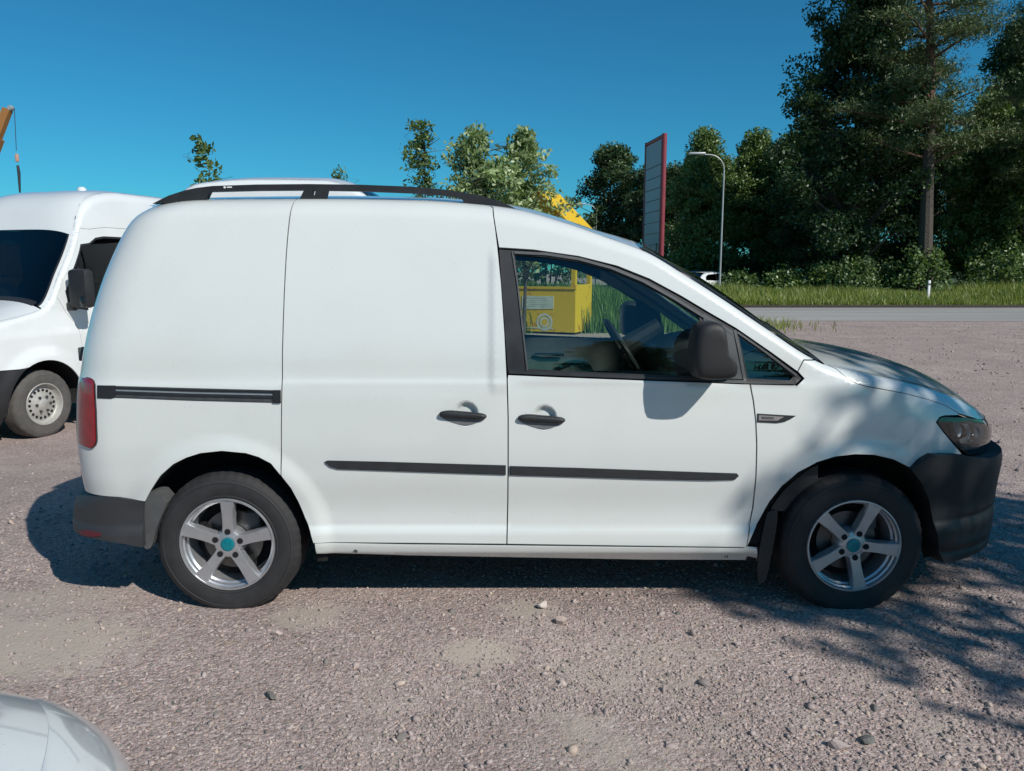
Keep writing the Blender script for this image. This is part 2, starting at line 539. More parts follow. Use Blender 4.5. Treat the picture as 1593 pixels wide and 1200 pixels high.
    def end(s, name, z0, z1, nz, front, mat, parent, org, ns=24, off=0.0):
        """closing face between the two side skins at the front or rear"""
        V = []
        zs = np.linspace(z0, z1, nz); q = np.linspace(-1, 1, ns)
        for z in zs:
            xe = float((s.xf if front else s.xr)(z)) + (off if front else -off)
            xx = xe - .0006 if front else xe + .0006
            ye = float(s.F(np.array([xx]), np.array([z]))[0])
            for a in q: V.append((xe, s.YC + a * (s.YC - ye), z))
        Fc = [(i * ns + j, i * ns + j + 1, (i + 1) * ns + j + 1, (i + 1) * ns + j) for i in range(nz - 1) for j in range(ns - 1)]
        if not front: Fc = [f[::-1] for f in Fc]
        return mesh(name, np.array(V) - np.asarray(org), Fc, mat, parent)

def plate(name, outer, holes, y0, y1, mat, parent, org, step=.05, smooth=False):
    """an upright plate with thickness (x, z outline)"""
    if area(outer) < 0: outer = list(outer)[::-1]
    V, T = tri_region(outer, holes, step)
    n = len(V)
    P = np.vstack([np.stack([V[:, 0], np.full(n, y0), V[:, 1]], 1), np.stack([V[:, 0], np.full(n, y1), V[:, 1]], 1)])
    ed = {}
    for t in T:
        for a, b in ((t[0], t[1]), (t[1], t[2]), (t[2], t[0])):
            if (b, a) in ed: del ed[(b, a)]
            else: ed[(a, b)] = 1
    Fc = [tuple(t) for t in T] + [tuple(t[::-1] + n) for t in T] + [(b, a, a + n, b + n) for a, b in ed]
    return mesh(name, P - np.asarray(org), Fc, mat, parent, smooth=smooth, sharp=30 if smooth else None)

# ------------------------------------------------------------------ wheels (axis along y, outer face towards -y, centre at the origin)
def tyre_mesh(R, W, r0, flat, seg=144, tread=True):
    k = W / .205
    prof = [(r0 - .012, .035), (r0 - .004, .012), (r0 + .006, .006), (r0 + .012, .0025), (r0 + .015, .0045), (r0 + (R - r0) * .25, .001), (r0 + (R - r0) * .5, 0.0), (r0 + (R - r0) * .62, .0025), (r0 + (R - r0) * .645, .0005), (r0 + (R - r0) * .67, .003), (r0 + (R - r0) * .76, .006),
            (R - .020, .013), (R - .009, .021), (R - .003, .032), (R, .045), (R, .068), (R - .007, .070), (R - .007, .076), (R, .078), (R + .001, .100),
            (R, .127), (R - .007, .129), (R - .007, .135), (R, .137), (R, .160), (R - .005, .176), (R - .03, .192), (r0 + (R - r0) * .5, .205), (r0 - .01, .19)]
    V, F = [], []
    m = len(prof)
    for i in range(seg):
        w = 2 * math.pi * i / seg
        for j, (r, h) in enumerate(prof):
            rr = r
            if tread and r > R - .022 and (h < .05 or h > .155) and i % 3 == 0: rr -= .0035
            x, z = rr * math.cos(w), rr * math.sin(w)
            hh = h
            if z < -flat + .06:
                q = min(1, max(0, (-z - flat + .06) / .06))
                if h < .03: hh = h - .008 * q
            z = max(z, -flat - .0015 * math.sin(i * 1.7))
            V.append((x, hh * k, z))
    for i in range(seg):
        for j in range(m - 1):
            i2 = (i + 1) % seg
            F.append((i * m + j, i * m + j + 1, i2 * m + j + 1, i2 * m + j))
    return V, F

def alloy_wheel(parent, loc, ang, rz=0.0, flip=False):
    sg = math.pi if flip else 0.0
    w = MB().lathe([(.2035, .012), (.2048, .006), (.2025, .001), (.197, .0005), (.1945, .006), (.193, .018), (.187, .022), (.1855, .038), (.178, .044), (.176, .07), (.17, .16)], 72).build('wheel', M['alloy'], parent, loc, rot=(0, 0, rz + sg))
    V, F = tyre_mesh(.312, .205, .203, .291)
    mesh('tyre', V, F, M['tyre'], w, sharp=28, smooth=True)
    def spoke():
        V, F = [], []
        st = [(.030, .026, .026, .0145), (.055, .0235, .022, .0125), (.08, .0215, .020, .0105), (.11, .0215, .019, .0085), (.14, .0235, .0185, .0065), (.17, .0265, .0175, .005), (.194, .0295, .0165, .0045)]
        for r, hw, d, y in st:                # hw half width, y front depth; a flat face with a step and sloping flanks
            yb = y + .042 if r < .17 else y + .03
            for x, yy in ((-hw * 1.12, yb), (-hw * 1.10, y + .010), (-hw, y + .0025), (-hw * .95, y), (hw * .95, y), (hw, y + .0025), (hw * 1.10, y + .010), (hw * 1.12, yb)):
                V.append((x, yy, r))
        for i in range(len(st) - 1):
            for j in range(7): F.append((i * 8 + j, i * 8 + j + 1, (i + 1) * 8 + j + 1, (i + 1) * 8 + j))
        F.append(tuple(range(8))[::-1]); F.append(tuple((len(st) - 1) * 8 + j for j in range(8)))
        return V, F
    V, F = spoke()
    first = None
    for k in range(5):
        a = math.pi / 2 - math.radians(ang + 72 * k)
        if first is None:
            s = mesh('spoke', V, [f[::-1] for f in F], M['alloy'], w, sharp=25); first = s
        else:
            s = first.copy(); COL.objects.link(s)
        s.rotation_euler = (0, a, 0)
    MB().lathe([(.0, .012), (.030, .012), (.032, .0105), (.036, .0105), (.042, .0125), (.056, .0165), (.064, .028), (.066, .05), (.066, .08)], 40).build('hub', M['alloy'], w)
    MB().lathe([(.0, .0045), (.012, .005), (.024, .006), (.0285, .008), (.029, .016)], 32).build('centre_cap', M['teal'], w)
    for k in range(5):
        a = math.radians(ang + 72 * k)
        c = (.056 * math.cos(a), 0, .056 * math.sin(a))
        MB().lathe([(.0, .0095), (.0092, .0095), (.0105, .0085), (.0125, .0095), (.0132, .014)], 16, c=c).build('lug_bolt', M['dark'], w)
    MB().lathe([(.06, .085), (.13, .085), (.131, .087), (.131, .103), (.06, .103)], 48).build('brake_disc', M['disc'], w)
    MB().lathe([(.0, .11), (.166, .112), (.168, .13)], 48).build('back_plate', M['dark'], w)
    b = MB().box((.055, .066, .05), (.125, .115, .125), bev=.012); b.build('brake_caliper', M['grey_plastic'], w)
    return w

def steel_wheel(parent, loc, rz, R=.345, flat=None, holes=18, tyre='tyre_dusty', r0=.212, seg=72, mat='steel'):
    k = r0 / .212
    w = MB().lathe([(r0, .012), (r0 + .004, .006), (r0, .002), (r0 - .008, .004), (r0 - .014, .02), (r0 - .02, .05), (r0 - .03, .06), (.17 * k, .062)], 48).build('wheel', M[mat], parent, loc, rot=(0, 0, rz))
    V, F = tyre_mesh(R, .225, r0, flat or R - .012, seg=seg, tread=seg > 60)
    mesh('tyre', V, F, M[tyre], w, sharp=28)
    MB().lathe([(.0, .012), (.03 * k, .014), (.045 * k, .02), (.062 * k, .03), (.095 * k, .032), (.12 * k, .05), (.15 * k, .052), (.172 * k, .062)], 40).build('wheel_disc', M[mat], w)
    for q in range(holes):
        a = 2 * math.pi * q / holes
        MB().lathe([(0, .044 if 1 else 0), (.0125 * k, .0445), (.0145 * k, .052)], 10, c=(.142 * k * math.cos(a), 0, .142 * k * math.sin(a))).build('vent_hole', M['dark'], w)
    for q in range(6):
        a = 2 * math.pi * q / 6
        MB().lathe([(0, .012), (.012, .012), (.014, .03)], 8, c=(.08 * k * math.cos(a), 0, .08 * k * math.sin(a))).build('wheel_nut', M['disc'], w)
    return w
# ------------------------------------------------------------------ the white delivery van in the middle of the picture
def build_van():
    YC = .897
    org = np.array((0, YC, 0))
    root = tag(empty('delivery_van', (0, YC, 0)), 'white small delivery van seen side-on, roof rails, silver five-spoke wheels', 'van')
    base = Spl([(.1, .13), (.2, .075), (.235, .045), (.262, .022), (.30, .012), (.335, .012), (.362, .019), (.385, .030), (.42, .031), (.60, .008), (.74, .0), (.90, .003), (.985, .009),
                (1.004, .016), (1.10, .026), (1.3, .068), (1.5, .125), (1.65, .175), (1.8, .235)])
    ztk = []
    for a, b, y in [(215, 315, .29), (260, 312, .28), (350, 309, .27), (500, 308, .27), (650, 310.5, .27), (740, 316.5, .27), (800, 324.5, .27), (870, 344, .26), (940, 369, .25), (1000, 392, .24),
                    (1060, 428, .22), (1120, 467, .20), (1180, 508, .18), (1240, 548, .165), (1266, 561, .17), (1310, 571, .19), (1370, 583, .24), (1420, 595, .29), (1470, 610, .36), (1505, 627, .46), (1528, 645, .58)]:
        p = pp(a, b, y); ztk.append((p.x, p.z))
    zt = Spl(ztk)
    xA, xC = pp(1000, 392, .24).x, pp(1252, 556, .165).x
    Rz = Spl([(-2.1, .09), (-.2, .085), (.3, .055), (.5, .045), (1.0, .045), (1.25, .05), (1.6, .07), (2.1, .09)])
    Ry = Spl([(-2.1, .10), (-.2, .09), (.3, .055), (.5, .045), (1.0, .045), (1.25, .06), (1.6, .10), (2.1, .12)])
    xrk = []
    for a, b in [(205, 318), (190, 331), (177, 352), (164, 390), (151, 440), (141, 500), (134, 565), (130, 620), (132, 690), (137, 740), (141, 770)]:
        p = pp(a, b, .17); xrk.append((p.z, p.x - .012))
    xr = Spl(xrk)
    xf = Spl([(.2, 2.1), (.5, 2.22), (.7, 2.25), (.8, 2.215), (.88, 2.16), (1.0, 2.06), (1.2, 1.94), (1.8, 1.7)])
    rc = pp(354, 838, .02); fc = pp(1331, 846, .02)
    def flare(c, R):
        def f(x, z):
            d = np.hypot(x - c.x, z - c.z)
            return -.014 * sstep((R + .10 - d) / .085) * np.where(z > .2, 1, 0)
        return f
    crease = lambda x, z: .004 * sstep((.998 - .012 * x - z) / .02) * sstep((z - .80) / .15) * sstep((x + .2) / .15)
    # raised flange of the sliding door along its front edge
    xe = pp(757, 500, .03).x
    sx = Spl([(pp(790.5, 650, .02).z, pp(790.5, 650, .02).x), (pp(785.5, 520, .03).z, pp(785.5, 520, .03).x), (pp(774.5, 385, .1).z, pp(774.5, 385, .1).x)])
    edge = lambda x, z: -.008 * sstep((x - xe) / .035) * np.where(x < sx(z) + .002, 1, 0) * sstep((z - .93) / .07) * sstep((1.56 - z) / .08)
    crown = Spl([(-2.0, .03), (-1.5, .045), (.2, .05), (.5, .075), (.8, .10), (1.1, .085), (1.3, .065), (1.7, .085), (2.0, .07), (2.15, .02)])
    S = Shell(YC, base, zt, Rz, Ry, xf=xf, x0f=1.22, nf=2.15, xr=xr, rr=.24, Br=.17, crown=crown, bumps=(flare(rc, .36), flare(fc, .37), crease))
    SD = S.clone(bumps=S.bumps + (edge,))
    P = lambda nm, poly, mat, **k: (S.panel(nm, poly, M[mat], root, org, **k), S.panel(nm, poly, M[mat], root, org, far=True, **k))

    def cup_ring(hx, hy, r=.0535):
        c = S.from_px(hx + 5, hy - 4)
        return [(c[0] + r * math.cos(a), c[1] + r * 1.06 * math.sin(a)) for a in np.linspace(0, 2 * math.pi, 37)[:-1]]
    # outlines measured on the photograph, laid on the skin
    seamB = S.px([(452, 330), (448, 362), (445, 400), (442, 460), (440, 520), (438.5, 602), (437.5, 670), (437, 741)])       # quarter / sliding door
    xB = S.from_px(456, 318)[0]
    archR = S.px([(437, 741), (421, 722), (402, 712), (382, 706), (345, 702.5), (312, 706), (290, 713), (270, 723), (250, 741), (235, 764), (226, 781)])
    archR2 = S.px([(437, 741), (452, 760), (464, 782), (474, 806), (482, 828), (487, 846)])
    seamC = S.px([(768, 336), (771, 356), (774.5, 385), (780, 440), (785.5, 520), (789, 590), (790.5, 650), (790.5, 720), (790, 780), (788.5, 847)])
    # rear quarter
    zq = S.from_px(146, 769)[1]
    xtop = ztk[0][0] - .03
    rear = [(float(xr(z)) + .0015, z) for z in np.linspace(zq, 1.60, 26)] + [(float(xr(z)) + .0015, z) for z in np.linspace(1.63, float(zt(xtop)) - .02, 8)]
    low = S.px([(185, 774), (226, 781)])
    quarter = rear + S.top_line(xtop + .01, xB, 14) + seamB + archR[1:] + [low[0]]
    P('quarter_panel', quarter, 'white', gap=.0025)
    # sliding door
    xCt = seamC[0][0]
    sd_top = [(x, float(zt(x)) - .0012) for x in np.linspace(xB, xCt - .035, 14)] + [(xCt - .014, float(zt(xCt)) - .004), (xCt - .004, float(zt(xCt)) - .012)]
    sliding = seamB[::-1] + sd_top + seamC + archR2[::-1][:-1]
    for far in (False, True): SD.panel('sliding_door', sliding, M['white'], root, org, far=far, gap=.0025, step=.017, holes=(cup_ring(720, 648),))
    # front door (painted part below the glass)
    seamD = S.px([(1167, 598), (1172, 625), (1175.5, 655), (1177, 690), (1176, 740), (1171, 790), (1161, 852)])
    door = S.px([(790, 583), (870, 586.5), (1000, 591.5), (1100, 595)]) + seamD + S.px([(1000, 850), (788.5, 847)]) + seamC[-2:4:-1]
    doors = P('front_door', door, 'white', gap=.0025, holes=(cup_ring(842, 654),))
    # black window surround with two openings
    top_edge = S.px([(776, 387.5), (830, 391), (900, 401), (960, 416), (1010, 436), (1060, 463), (1100, 487), (1145, 513), (1200, 551), (1240, 581)])
    frame = top_edge + S.px([(1248, 589), (1238, 598.5), (1168, 597), (1100, 594), (1000, 590.5), (870, 585.5), (790, 582)]) + S.px([(787, 540), (782, 470)])
    g1 = S.px([(801, 396), (850, 399.5), (900, 407), (950, 420.5), (1000, 441), (1050, 469), (1088, 493), (1094, 520), (1096, 586), (1000, 582.5), (900, 578.5), (821, 574.5)])
    g2 = S.px([(1149, 521), (1190, 550), (1235, 586), (1229, 592), (1164, 588.5)])
    P('window_surround', frame, 'black', gap=.001, off=-.004, holes=(g1, g2))
    P('door_window', g1, 'window', gap=-.006, off=-.012, flange=0)
    P('quarter_window', g2, 'window', gap=-.006, off=-.012, flange=0)
    # thin rubber lines inside the surround
    def band(pts, w, off, nm, mat, h=.004):
        c = np.array(S.px(pts)); t = np.gradient(c, axis=0); t /= np.linalg.norm(t, axis=1)[:, None]
        nn = np.stack([-t[:, 1], t[:, 0]], 1) * w / 2
        return P(nm, [tuple(q) for q in np.vstack([c - nn, (c + nn)[::-1]])], mat, gap=0, off=off, flange=.008, step=.02)
    band([(797, 391), (805, 440), (813, 510), (820.5, 577)], .006, .001, 'window_seal', 'grey_plastic')
    band([(800, 393), (850, 395.5), (900, 403), (950, 416.5), (1000, 437), (1050, 465), (1092, 491), (1140, 519)], .011, .002, 'window_channel', 'grey_plastic')
    band([(792, 579), (900, 583.5), (1000, 587.5), (1160, 594.5)], .012, .003, 'waist_seal', 'trim')
    band([(1143, 514), (1150, 545), (1156, 578), (1159, 593)], .012, .003, 'window_divider', 'grey_plastic')
    band([(1147, 517), (1190, 547), (1239, 584)], .008, .002, 'quarter_window_seal', 'grey_plastic')
    # roof side and windscreen pillar
    pill = [(xCt - .004, float(zt(xCt)) - .012), (xCt - .014, float(zt(xCt - .014)) - .004), (xCt - .03, float(zt(xCt - .03)) - .001)] + S.top_line(xCt - .012, xC, 40) + S.px([(1250, 560), (1246, 568), (1240.5, 578.5)]) + S.px([(1200, 549), (1145, 511), (1100, 485), (1060, 461), (1010, 434), (960, 414), (900, 399), (830, 389), (776, 385.5)]) + seamC[1:2] + seamC[0:1]
    P('roof_side', pill, 'white', gap=.002, step=.012)
    # front wing
    hoodseam = S.px([(1288, 566), (1300, 573), (1312, 583), (1325, 593), (1345, 600), (1375, 605.5), (1405, 611), (1440, 620), (1470, 630), (1492, 643)])
    archF = S.px([(1164, 852), (1172, 832), (1183, 808), (1198, 781), (1217, 757), (1242, 736), (1272, 720), (1300, 711.5), (1330, 708), (1360, 709), (1390, 716), (1418, 730)])
    wing = [tuple(q) for q in seamD] + archF[1:] + S.px([(1436, 717), (1455, 708), (1497, 707), (1483, 690), (1468, 672), (1457, 657), (1462, 650), (1470, 647.5), (1492, 647)]) \
        + hoodseam[::-1] + [(hoodseam[0][0] - .03, float(zt(hoodseam[0][0] - .03)) - .001), (xC + .01, float(zt(xC + .01)) - .001), (xC, float(zt(xC)) - .001)] + S.px([(1250, 560), (1246, 568), (1240.5, 578.5), (1250, 589), (1239, 600)])
    P('front_wing', wing, 'white', gap=.0035)
    # bonnet: side part above the seam, and top
    xh0, xh1 = hoodseam[0][0], 2.115
    hs_top = S.top_line(xh0 - .015, xh1, 120)
    hood_side = hs_top[::-1] + hoodseam + S.px([(1515, 650)]) + [(xh1, float(zt(xh1)) - .05)]
    P('bonnet', hood_side, 'white', gap=0)
    S.top('bonnet_top', xh0 - .015, xh1, 40, M['white'], root, org, ns=36)
    # cowl, windscreen, roof
    S.top('cowl_grille', xC + .015, xh0 - .018, 8, M['black'], root, org, off=-.006)
    S.top('windscreen', xA - .02, xC + .02, 24, M['screen'], root, org, s0=-.93, s1=.93, off=.002)
    S.top('windscreen_seal', xA - .02, xC + .03, 24, M['black'], root, org, s0=-1, s1=-.925, ns=4, off=.004)
    S.top('windscreen_seal', xA - .02, xC + .03, 24, M['black'], root, org, s0=.925, s1=1, ns=4, off=.004)
    S.top('roof', xtop - .01, xA - .02, 40, M['white'], root, org)
    wb = MB()
    wb.tube([(xC + .05, .34, float(zt(xC + .05)) + .035), (xC - .02, .62, float(zt(xC - .02)) + .095), (xC - .06, .9, float(zt(xC)) + .15)], .008, 6)
    wb.build('wiper', M['black'], root, loc=-Vector(org))
    # rear end
    S.end('rear_door', .50, float(zt(xtop)) - .03, 40, False, M['white'], root, org)
    # sill
    sill = S.px([(489, 845.5), (640, 848), (788, 850), (1000, 852.5), (1178, 855), (1178, 874), (1000, 872), (640, 865.5), (492, 863)])
    P('sill', sill, 'white', gap=.0015, off=-.003, step=.02)
    for a in ((553, 858), (1130, 866)):
        q = S.from_px(*a); y = float(S.F(*q))
        MB().lathe([(0, .001), (.005, .001), (.007, -.002), (.009, .002)], 12, c=(q[0], y, q[1])).build('jacking_plug', M['grey_plastic'], root, loc=-Vector(org))

    # sliding track
    tr = S.px([(152, 599.5), (180, 600), (180, 618.5), (173, 620.5), (152, 619.5)])
    P('track_cover', tr, 'black', gap=0, off=.003, step=.02)
    trk = S.px([(180, 600.5), (300, 604), (437, 607.5), (437, 627), (300, 623.5), (180, 619)])
    P('sliding_track', trk, 'track', gap=0, off=-.002 + .003, step=.02)
    for a, b, w, mt in ((603.2, 609.8, .006, 'black'), (611.5, 618.8, .008, 'black'), (607.5, 614.6, .005, 'alloy'), (617.0, 625.0, .005, 'track')):
        c = np.array(S.px([(181, a), (300, (a + b) / 2 + .5), (436, b)])); nn = np.array([[0, w / 2]])
        P('track_lip', [tuple(q) for q in np.vstack([c - nn, (c + nn)[::-1]])], mt, gap=0, off=.0045, flange=.004, step=.02)
    sq = S.px([(425, 607), (437, 607), (437, 627), (425, 627)])
    P('track_stop', sq, 'black', gap=0, off=.007, step=.01)

    # rub strips
    st1 = S.px([(505, 718.5), (510, 716.5), (600, 718.5), (700, 721.5), (787, 724), (787, 738.5), (700, 735.5), (600, 732), (526, 729.5), (514, 726)])
    st2 = S.px([(793, 725), (900, 728), (1000, 731.5), (1100, 735), (1146, 736.5), (1149, 740), (1143, 746), (1100, 747), (1000, 745), (900, 742), (793, 739)])
    for st in (st1, st2):
        for far in (False, True):
            b = S.panel('rub_strip', st, M['trim'], root, org, far=far, gap=0, off=.005, flange=.008, step=.012)
            S.panel('strip_face', st, M['trim'], b, org, far=far, gap=.0035, off=.0085, flange=.004, step=.012)

    # door handles: cup, black base and grip
    for (hx, hy, hd) in ((720, 648, 0), (842, 654, 1)):
        c = S.from_px(hx + 5, hy - 4)
        y = float(S.F(*c))
        for far in (False, True):
            f = (lambda v: 2 * YC - v) if far else (lambda v: v)
            sgn = -1 if far else 1
            # painted finger cup: shallow bowl rim proud of the skin
            bowl = []
            for k in range(33):
                a = math.pi * 2 * k / 32
                bowl.append((c[0] + .0532 * math.cos(a), c[1] + .0532 * 1.06 * math.sin(a)))
            cup = S.panel('handle_cup', bowl[:-1], M['white'], root, org, far=far, gap=0, off=.0, flange=0, step=.008, dome=None)
            me = cup.data
            for v in me.vertices:
                d = math.hypot(v.co.x - c[0], v.co.z - c[1])
                if d < .0528:
                    q = sstep((.0528 - d) / .024) * .022
                    v.co.y += sgn * float(q)
            me.normals_split_custom_set([(0, 0, 0)] * len(me.loops))
            base_px = [(hx - 37, hy - 3), (hx - 33, hy - 8), (hx - 20, hy - 10), (hx + 0, hy - 8), (hx + 30, hy - 5), (hx + 37, hy - 1), (hx + 35, hy + 4), (hx + 22, hy + 10), (hx + 7, hy + 14), (hx - 3, hy + 13), (hx - 20, hy + 8), (hx - 34, hy + 2)]
            S.panel('handle_base', smooth_poly(S.px(base_px), 1), M['handle_grey'], root, org, far=far, gap=0, off=.0025, flange=.006, step=.008,
                    holes=(smooth_poly(S.px([(hx - 8, hy - 3), (hx + 16, hy - 2), (hx + 14, hy + 4), (hx + 2, hy + 5), (hx - 6, hy + 3)]), 1),))
            grip = [(hx - 38, hy - 3), (hx - 34, hy - 8.5), (hx - 20, hy - 10), (hx, hy - 7.5), (hx + 30, hy - 6), (hx + 38, hy - 2), (hx + 36, hy + 3), (hx + 28, hy + 5), (hx, hy + 3.5), (hx - 30, hy + 1.5)]
            S.panel('handle_grip', smooth_poly(S.px(grip), 2), M['black'], root, org, far=far, gap=0, off=.008, flange=.010, step=.005, dome=(.013, .012))

    # side repeater badge on the wing
    rp = S.px([(1178, 643.5), (1210, 645.5), (1238, 647), (1230, 652), (1220, 656.5), (1208, 658.5), (1178, 657)])
    P('repeater_surround', rp, 'black', gap=0, off=.003, step=.006)
    P('repeater_lens', S.px([(1180, 646), (1205, 647.5), (1219, 648.5), (1209, 654.5), (1180, 654)]), 'chrome', gap=0, off=.0045, step=.005, flange=.003)
    P('repeater_bulb', S.px([(1184, 648), (1203, 648.8), (1203, 652.8), (1184, 652.3)]), 'grey_plastic', gap=0, off=.006, step=.005, flange=.003)

    # tail lamps
    tl = S.px([(130, 590), (139, 587.5), (147, 590), (150.5, 598), (152, 640), (153.5, 685), (151, 694), (145, 697), (133, 696)])
    zl = [q[1] for q in tl]
    lampS = S.clone(xr=lambda z: xr(z) + .02, rr=.235, Br=.17)
    zt0, zt1 = max(zl), min(zl)
    tlp = [(float(lampS.xr(z)) + .002, z) for z in np.linspace(zt1 + .012, zt0 - .012, 14)] + [q for q in lampS.px([(139, 587.3), (143, 588), (146.5, 590), (149, 593.5), (150.5, 599), (152, 640), (153.3, 682), (153, 688), (151.2, 693), (148.5, 696), (145, 697)])]
    for far in (False, True):
        rim = lampS.panel('tail_lamp', tlp, M['gloss_black'], root, org, far=far, gap=0, off=.011, flange=.03, step=.012)
        lampS.panel('lens', [tuple(q) for q in inset_poly(tlp, .0035)], M['red_lens'], rim, org, far=far, gap=0, off=.0145, flange=.012, step=.012)

    # bumpers
    bz = base
    RB = S.clone(base=lambda z: np.clip(bz(z), -1, .03) - .012, xr=Spl([(.15, -2.04), (.25, -2.065), (.36, -2.095), (.43, -2.09), (.47, -2.068), (.50, -2.03), (.54, -1.98), (.7, -1.9)]), rr=.32, Br=.28, bumps=(),
                 zt=Spl([(-3, 3), (3, 3)]))
    rbx = RB.px([(150, 770), (180, 773.5), (223, 780.5), (222.5, 800), (222, 852), (190, 846), (160, 841), (140, 837)])
    rb = rbx + [(float(RB.xr(z)) + .002, z) for z in np.linspace(rbx[-1][1] + .004, rbx[0][1] - .004, 16)]
    for far in (False, True):
        b = RB.panel('rear_bumper', rb, M['rear_bumper'], root, org, far=far, gap=0, flange=.11, step=.02)
        RB.panel('reflector', RB.px([(124, 826), (135, 824.5), (156, 829), (157, 834), (140, 835), (126, 832)]), M['dark_red'], b, org, far=far, gap=0, off=.003, flange=.006, step=.01)
    RB.end('rear_bumper_face', rbx[-1][1] + .004, rbx[0][1] - .004, 14, False, M['rear_bumper'], root, org)
    FB = S.clone(base=lambda z: np.clip(bz(z), -1, .03) - .008, xf=Spl([(.10, 2.10), (.16, 2.215), (.22, 2.23), (.30, 2.243), (.42, 2.248), (.58, 2.25), (.64, 2.238), (.69, 2.205), (.73, 2.155), (.8, 2.05)]), zt=Spl([(-3, 3), (3, 3)]), bumps=(lambda x, z: .016 * sstep((.40 - z) / .02) * sstep((z - .26) / .04) * sstep((x - 1.78) / .06), lambda x, z: -.012 * sstep((.25 - z) / .03)), x0f=1.36, nf=2.5)
    ftop = FB.px([(1418, 731), (1436, 718), (1455, 709), (1500, 708), (1520, 713), (1535, 714)])
    fbot = FB.px([(1470, 877), (1459, 858), (1455, 820), (1446, 780), (1434, 752)])
    ztb, zbb = ftop[-1][1], fbot[0][1]
    fb = ftop + [(float(FB.xf(z)) - .003, z) for z in np.linspace(ztb - .012, zbb + .02, 22)] + fbot
    for far in (False, True): FB.panel('front_bumper', fb, M['bumper'], root, org, far=far, gap=0, flange=.10, step=.02)
    FB.end('grille', zbb + .02, ztb - .012, 16, True, M['black'], root, org)
    # headlamps
    hl = S.px([(1457, 657), (1462, 650.5), (1470, 648.5), (1500, 650), (1529, 652.5)])
    hl2 = S.px([(1505, 708), (1483, 689), (1468, 672)])
    zb = S.from_px(1530, 712)[1]
    hlp = hl + [(float(xf(z)) - .02, z) for z in np.linspace(hl[-1][1] - .015, zb, 8)] + hl2
    for far in (False, True):
        h = S.panel('headlamp', hlp, M['lamp_inside'], root, org, far=far, gap=0, off=-.03, flange=0, step=.015)
        S.panel('lens', hlp, M['clear'], h, org, far=far, gap=.002, off=.002, flange=0, step=.015)
        S.panel('lamp_rim', hlp, M['black'], h, org, far=far, gap=0, off=.001, flange=.03, step=.015, holes=([tuple(q) for q in inset_poly(hlp, .010)],))
        if not far:
            S.panel('lamp_mask', S.px([(1458, 657), (1463, 651.5), (1486, 650.5), (1489, 670), (1500, 695), (1506, 706), (1484, 689), (1469, 672)]), M['gloss_black'], h, org, gap=0, off=-.012, flange=.01, step=.012)
            for (a, b, r) in ((1499, 671, .036), (1515, 676, .036)):
                q = S.from_px(a, b); y = float(S.F(*q)) + .022
                MB().lathe([(0, .03), (r * .5, .027), (r * .8, .018), (r, .004), (r * 1.06, .0), (r * 1.06, .03)], 24, c=(q[0], 0, q[1])).build('reflector_bowl', M['chrome'], h, loc=Vector((0, y - YC, 0)))
        S.panel('lamp_strip', S.px([(1495, 690.5), (1536, 692), (1536, 695), (1497, 693)]), M['chrome'], h, org, far=far, gap=0, off=-.012, flange=.004, step=.01)

    # mud flaps and liners
    for far in (False, True):
        sy = -1 if far else 1
        yy = lambda v: (2 * YC - v) if far else v
        fl = [(p.x, p.z) for p in [pp(a, b, .02) for a, b in ((1193, 800), (1199, 795), (1210, 793), (1209, 815), (1204, 845), (1196, 885), (1191, 905), (1183, 909), (1179, 905), (1178, 880), (1183, 845))]]
        plate('mud_flap', smooth_poly(fl, 1), [], min(yy(.02), yy(.035)), max(yy(.02), yy(.035)), M['black'], root, org)
        rl = [(p.x, p.z) for p in [pp(a, b, .05) for a, b in ((226, 770), (236, 763), (247, 764), (257, 774), (263, 783), (253, 803), (245, 825), (239, 850), (231, 853), (225, 846), (223, 800))]]
        plate('arch_liner_corner', smooth_poly(rl, 1), [], min(yy(.03), yy(.13)), max(yy(.03), yy(.13)), M['grey_plastic'], root, org)
        for c, R in ((rc, .385), (fc, .39)):
            V, Fc = [], []
            n = 40
            for k in range(n + 1):
                a = math.radians(-3 + 186 * k / n)
                px_, pz_ = c.x + R * math.cos(a), c.z + R * math.sin(a)
                ys = min(.3, max(.018, float(S.F(min(px_, 1.95), max(pz_, .3))) + .022))
                for y in (ys, max(.10, ys + .01), .32, .32):
                    V.append((px_, yy(y), pz_))
                V[-1] = (c.x, yy(.32), c.z)
            for k in range(n):
                for j in range(3): Fc.append((k * 4 + j, (k + 1) * 4 + j, (k + 1) * 4 + j + 1, k * 4 + j + 1))
            mesh('wheel_arch_liner', np.array(V) - org, Fc, M['liner'], root)

    # dark inner skin behind the shut lines, floor
    inner = [(float(xr(z)) + .06, z) for z in np.linspace(.32, 1.5, 12)] + [(x, float(zt(x)) - .05) for x in np.linspace(-1.75, .35, 14)] + [(x, float(zt(x)) - .06) for x in np.linspace(.45, 1.95, 14)] + [(2.0, .72), (1.9, .5), (1.78, .32)]
    def arc(c, R, a0, a1, n=14): return [(c.x + R * math.cos(a), c.z + R * math.sin(a)) for a in np.radians(np.linspace(a0, a1, n))]
    inner += arc(fc, .40, -8, 188) + [(fc.x - .41, .27), (rc.x + .41, .27)] + arc(rc, .40, -8, 188)
    gh = [tuple(q) for q in inset_poly(g1, -.02)]
    gh2 = [tuple(q) for q in inset_poly(g2, -.012)]
    P('inner_panel', inner, 'dark', gap=0, off=-.034, flange=0, holes=(gh, gh2), step=.06)
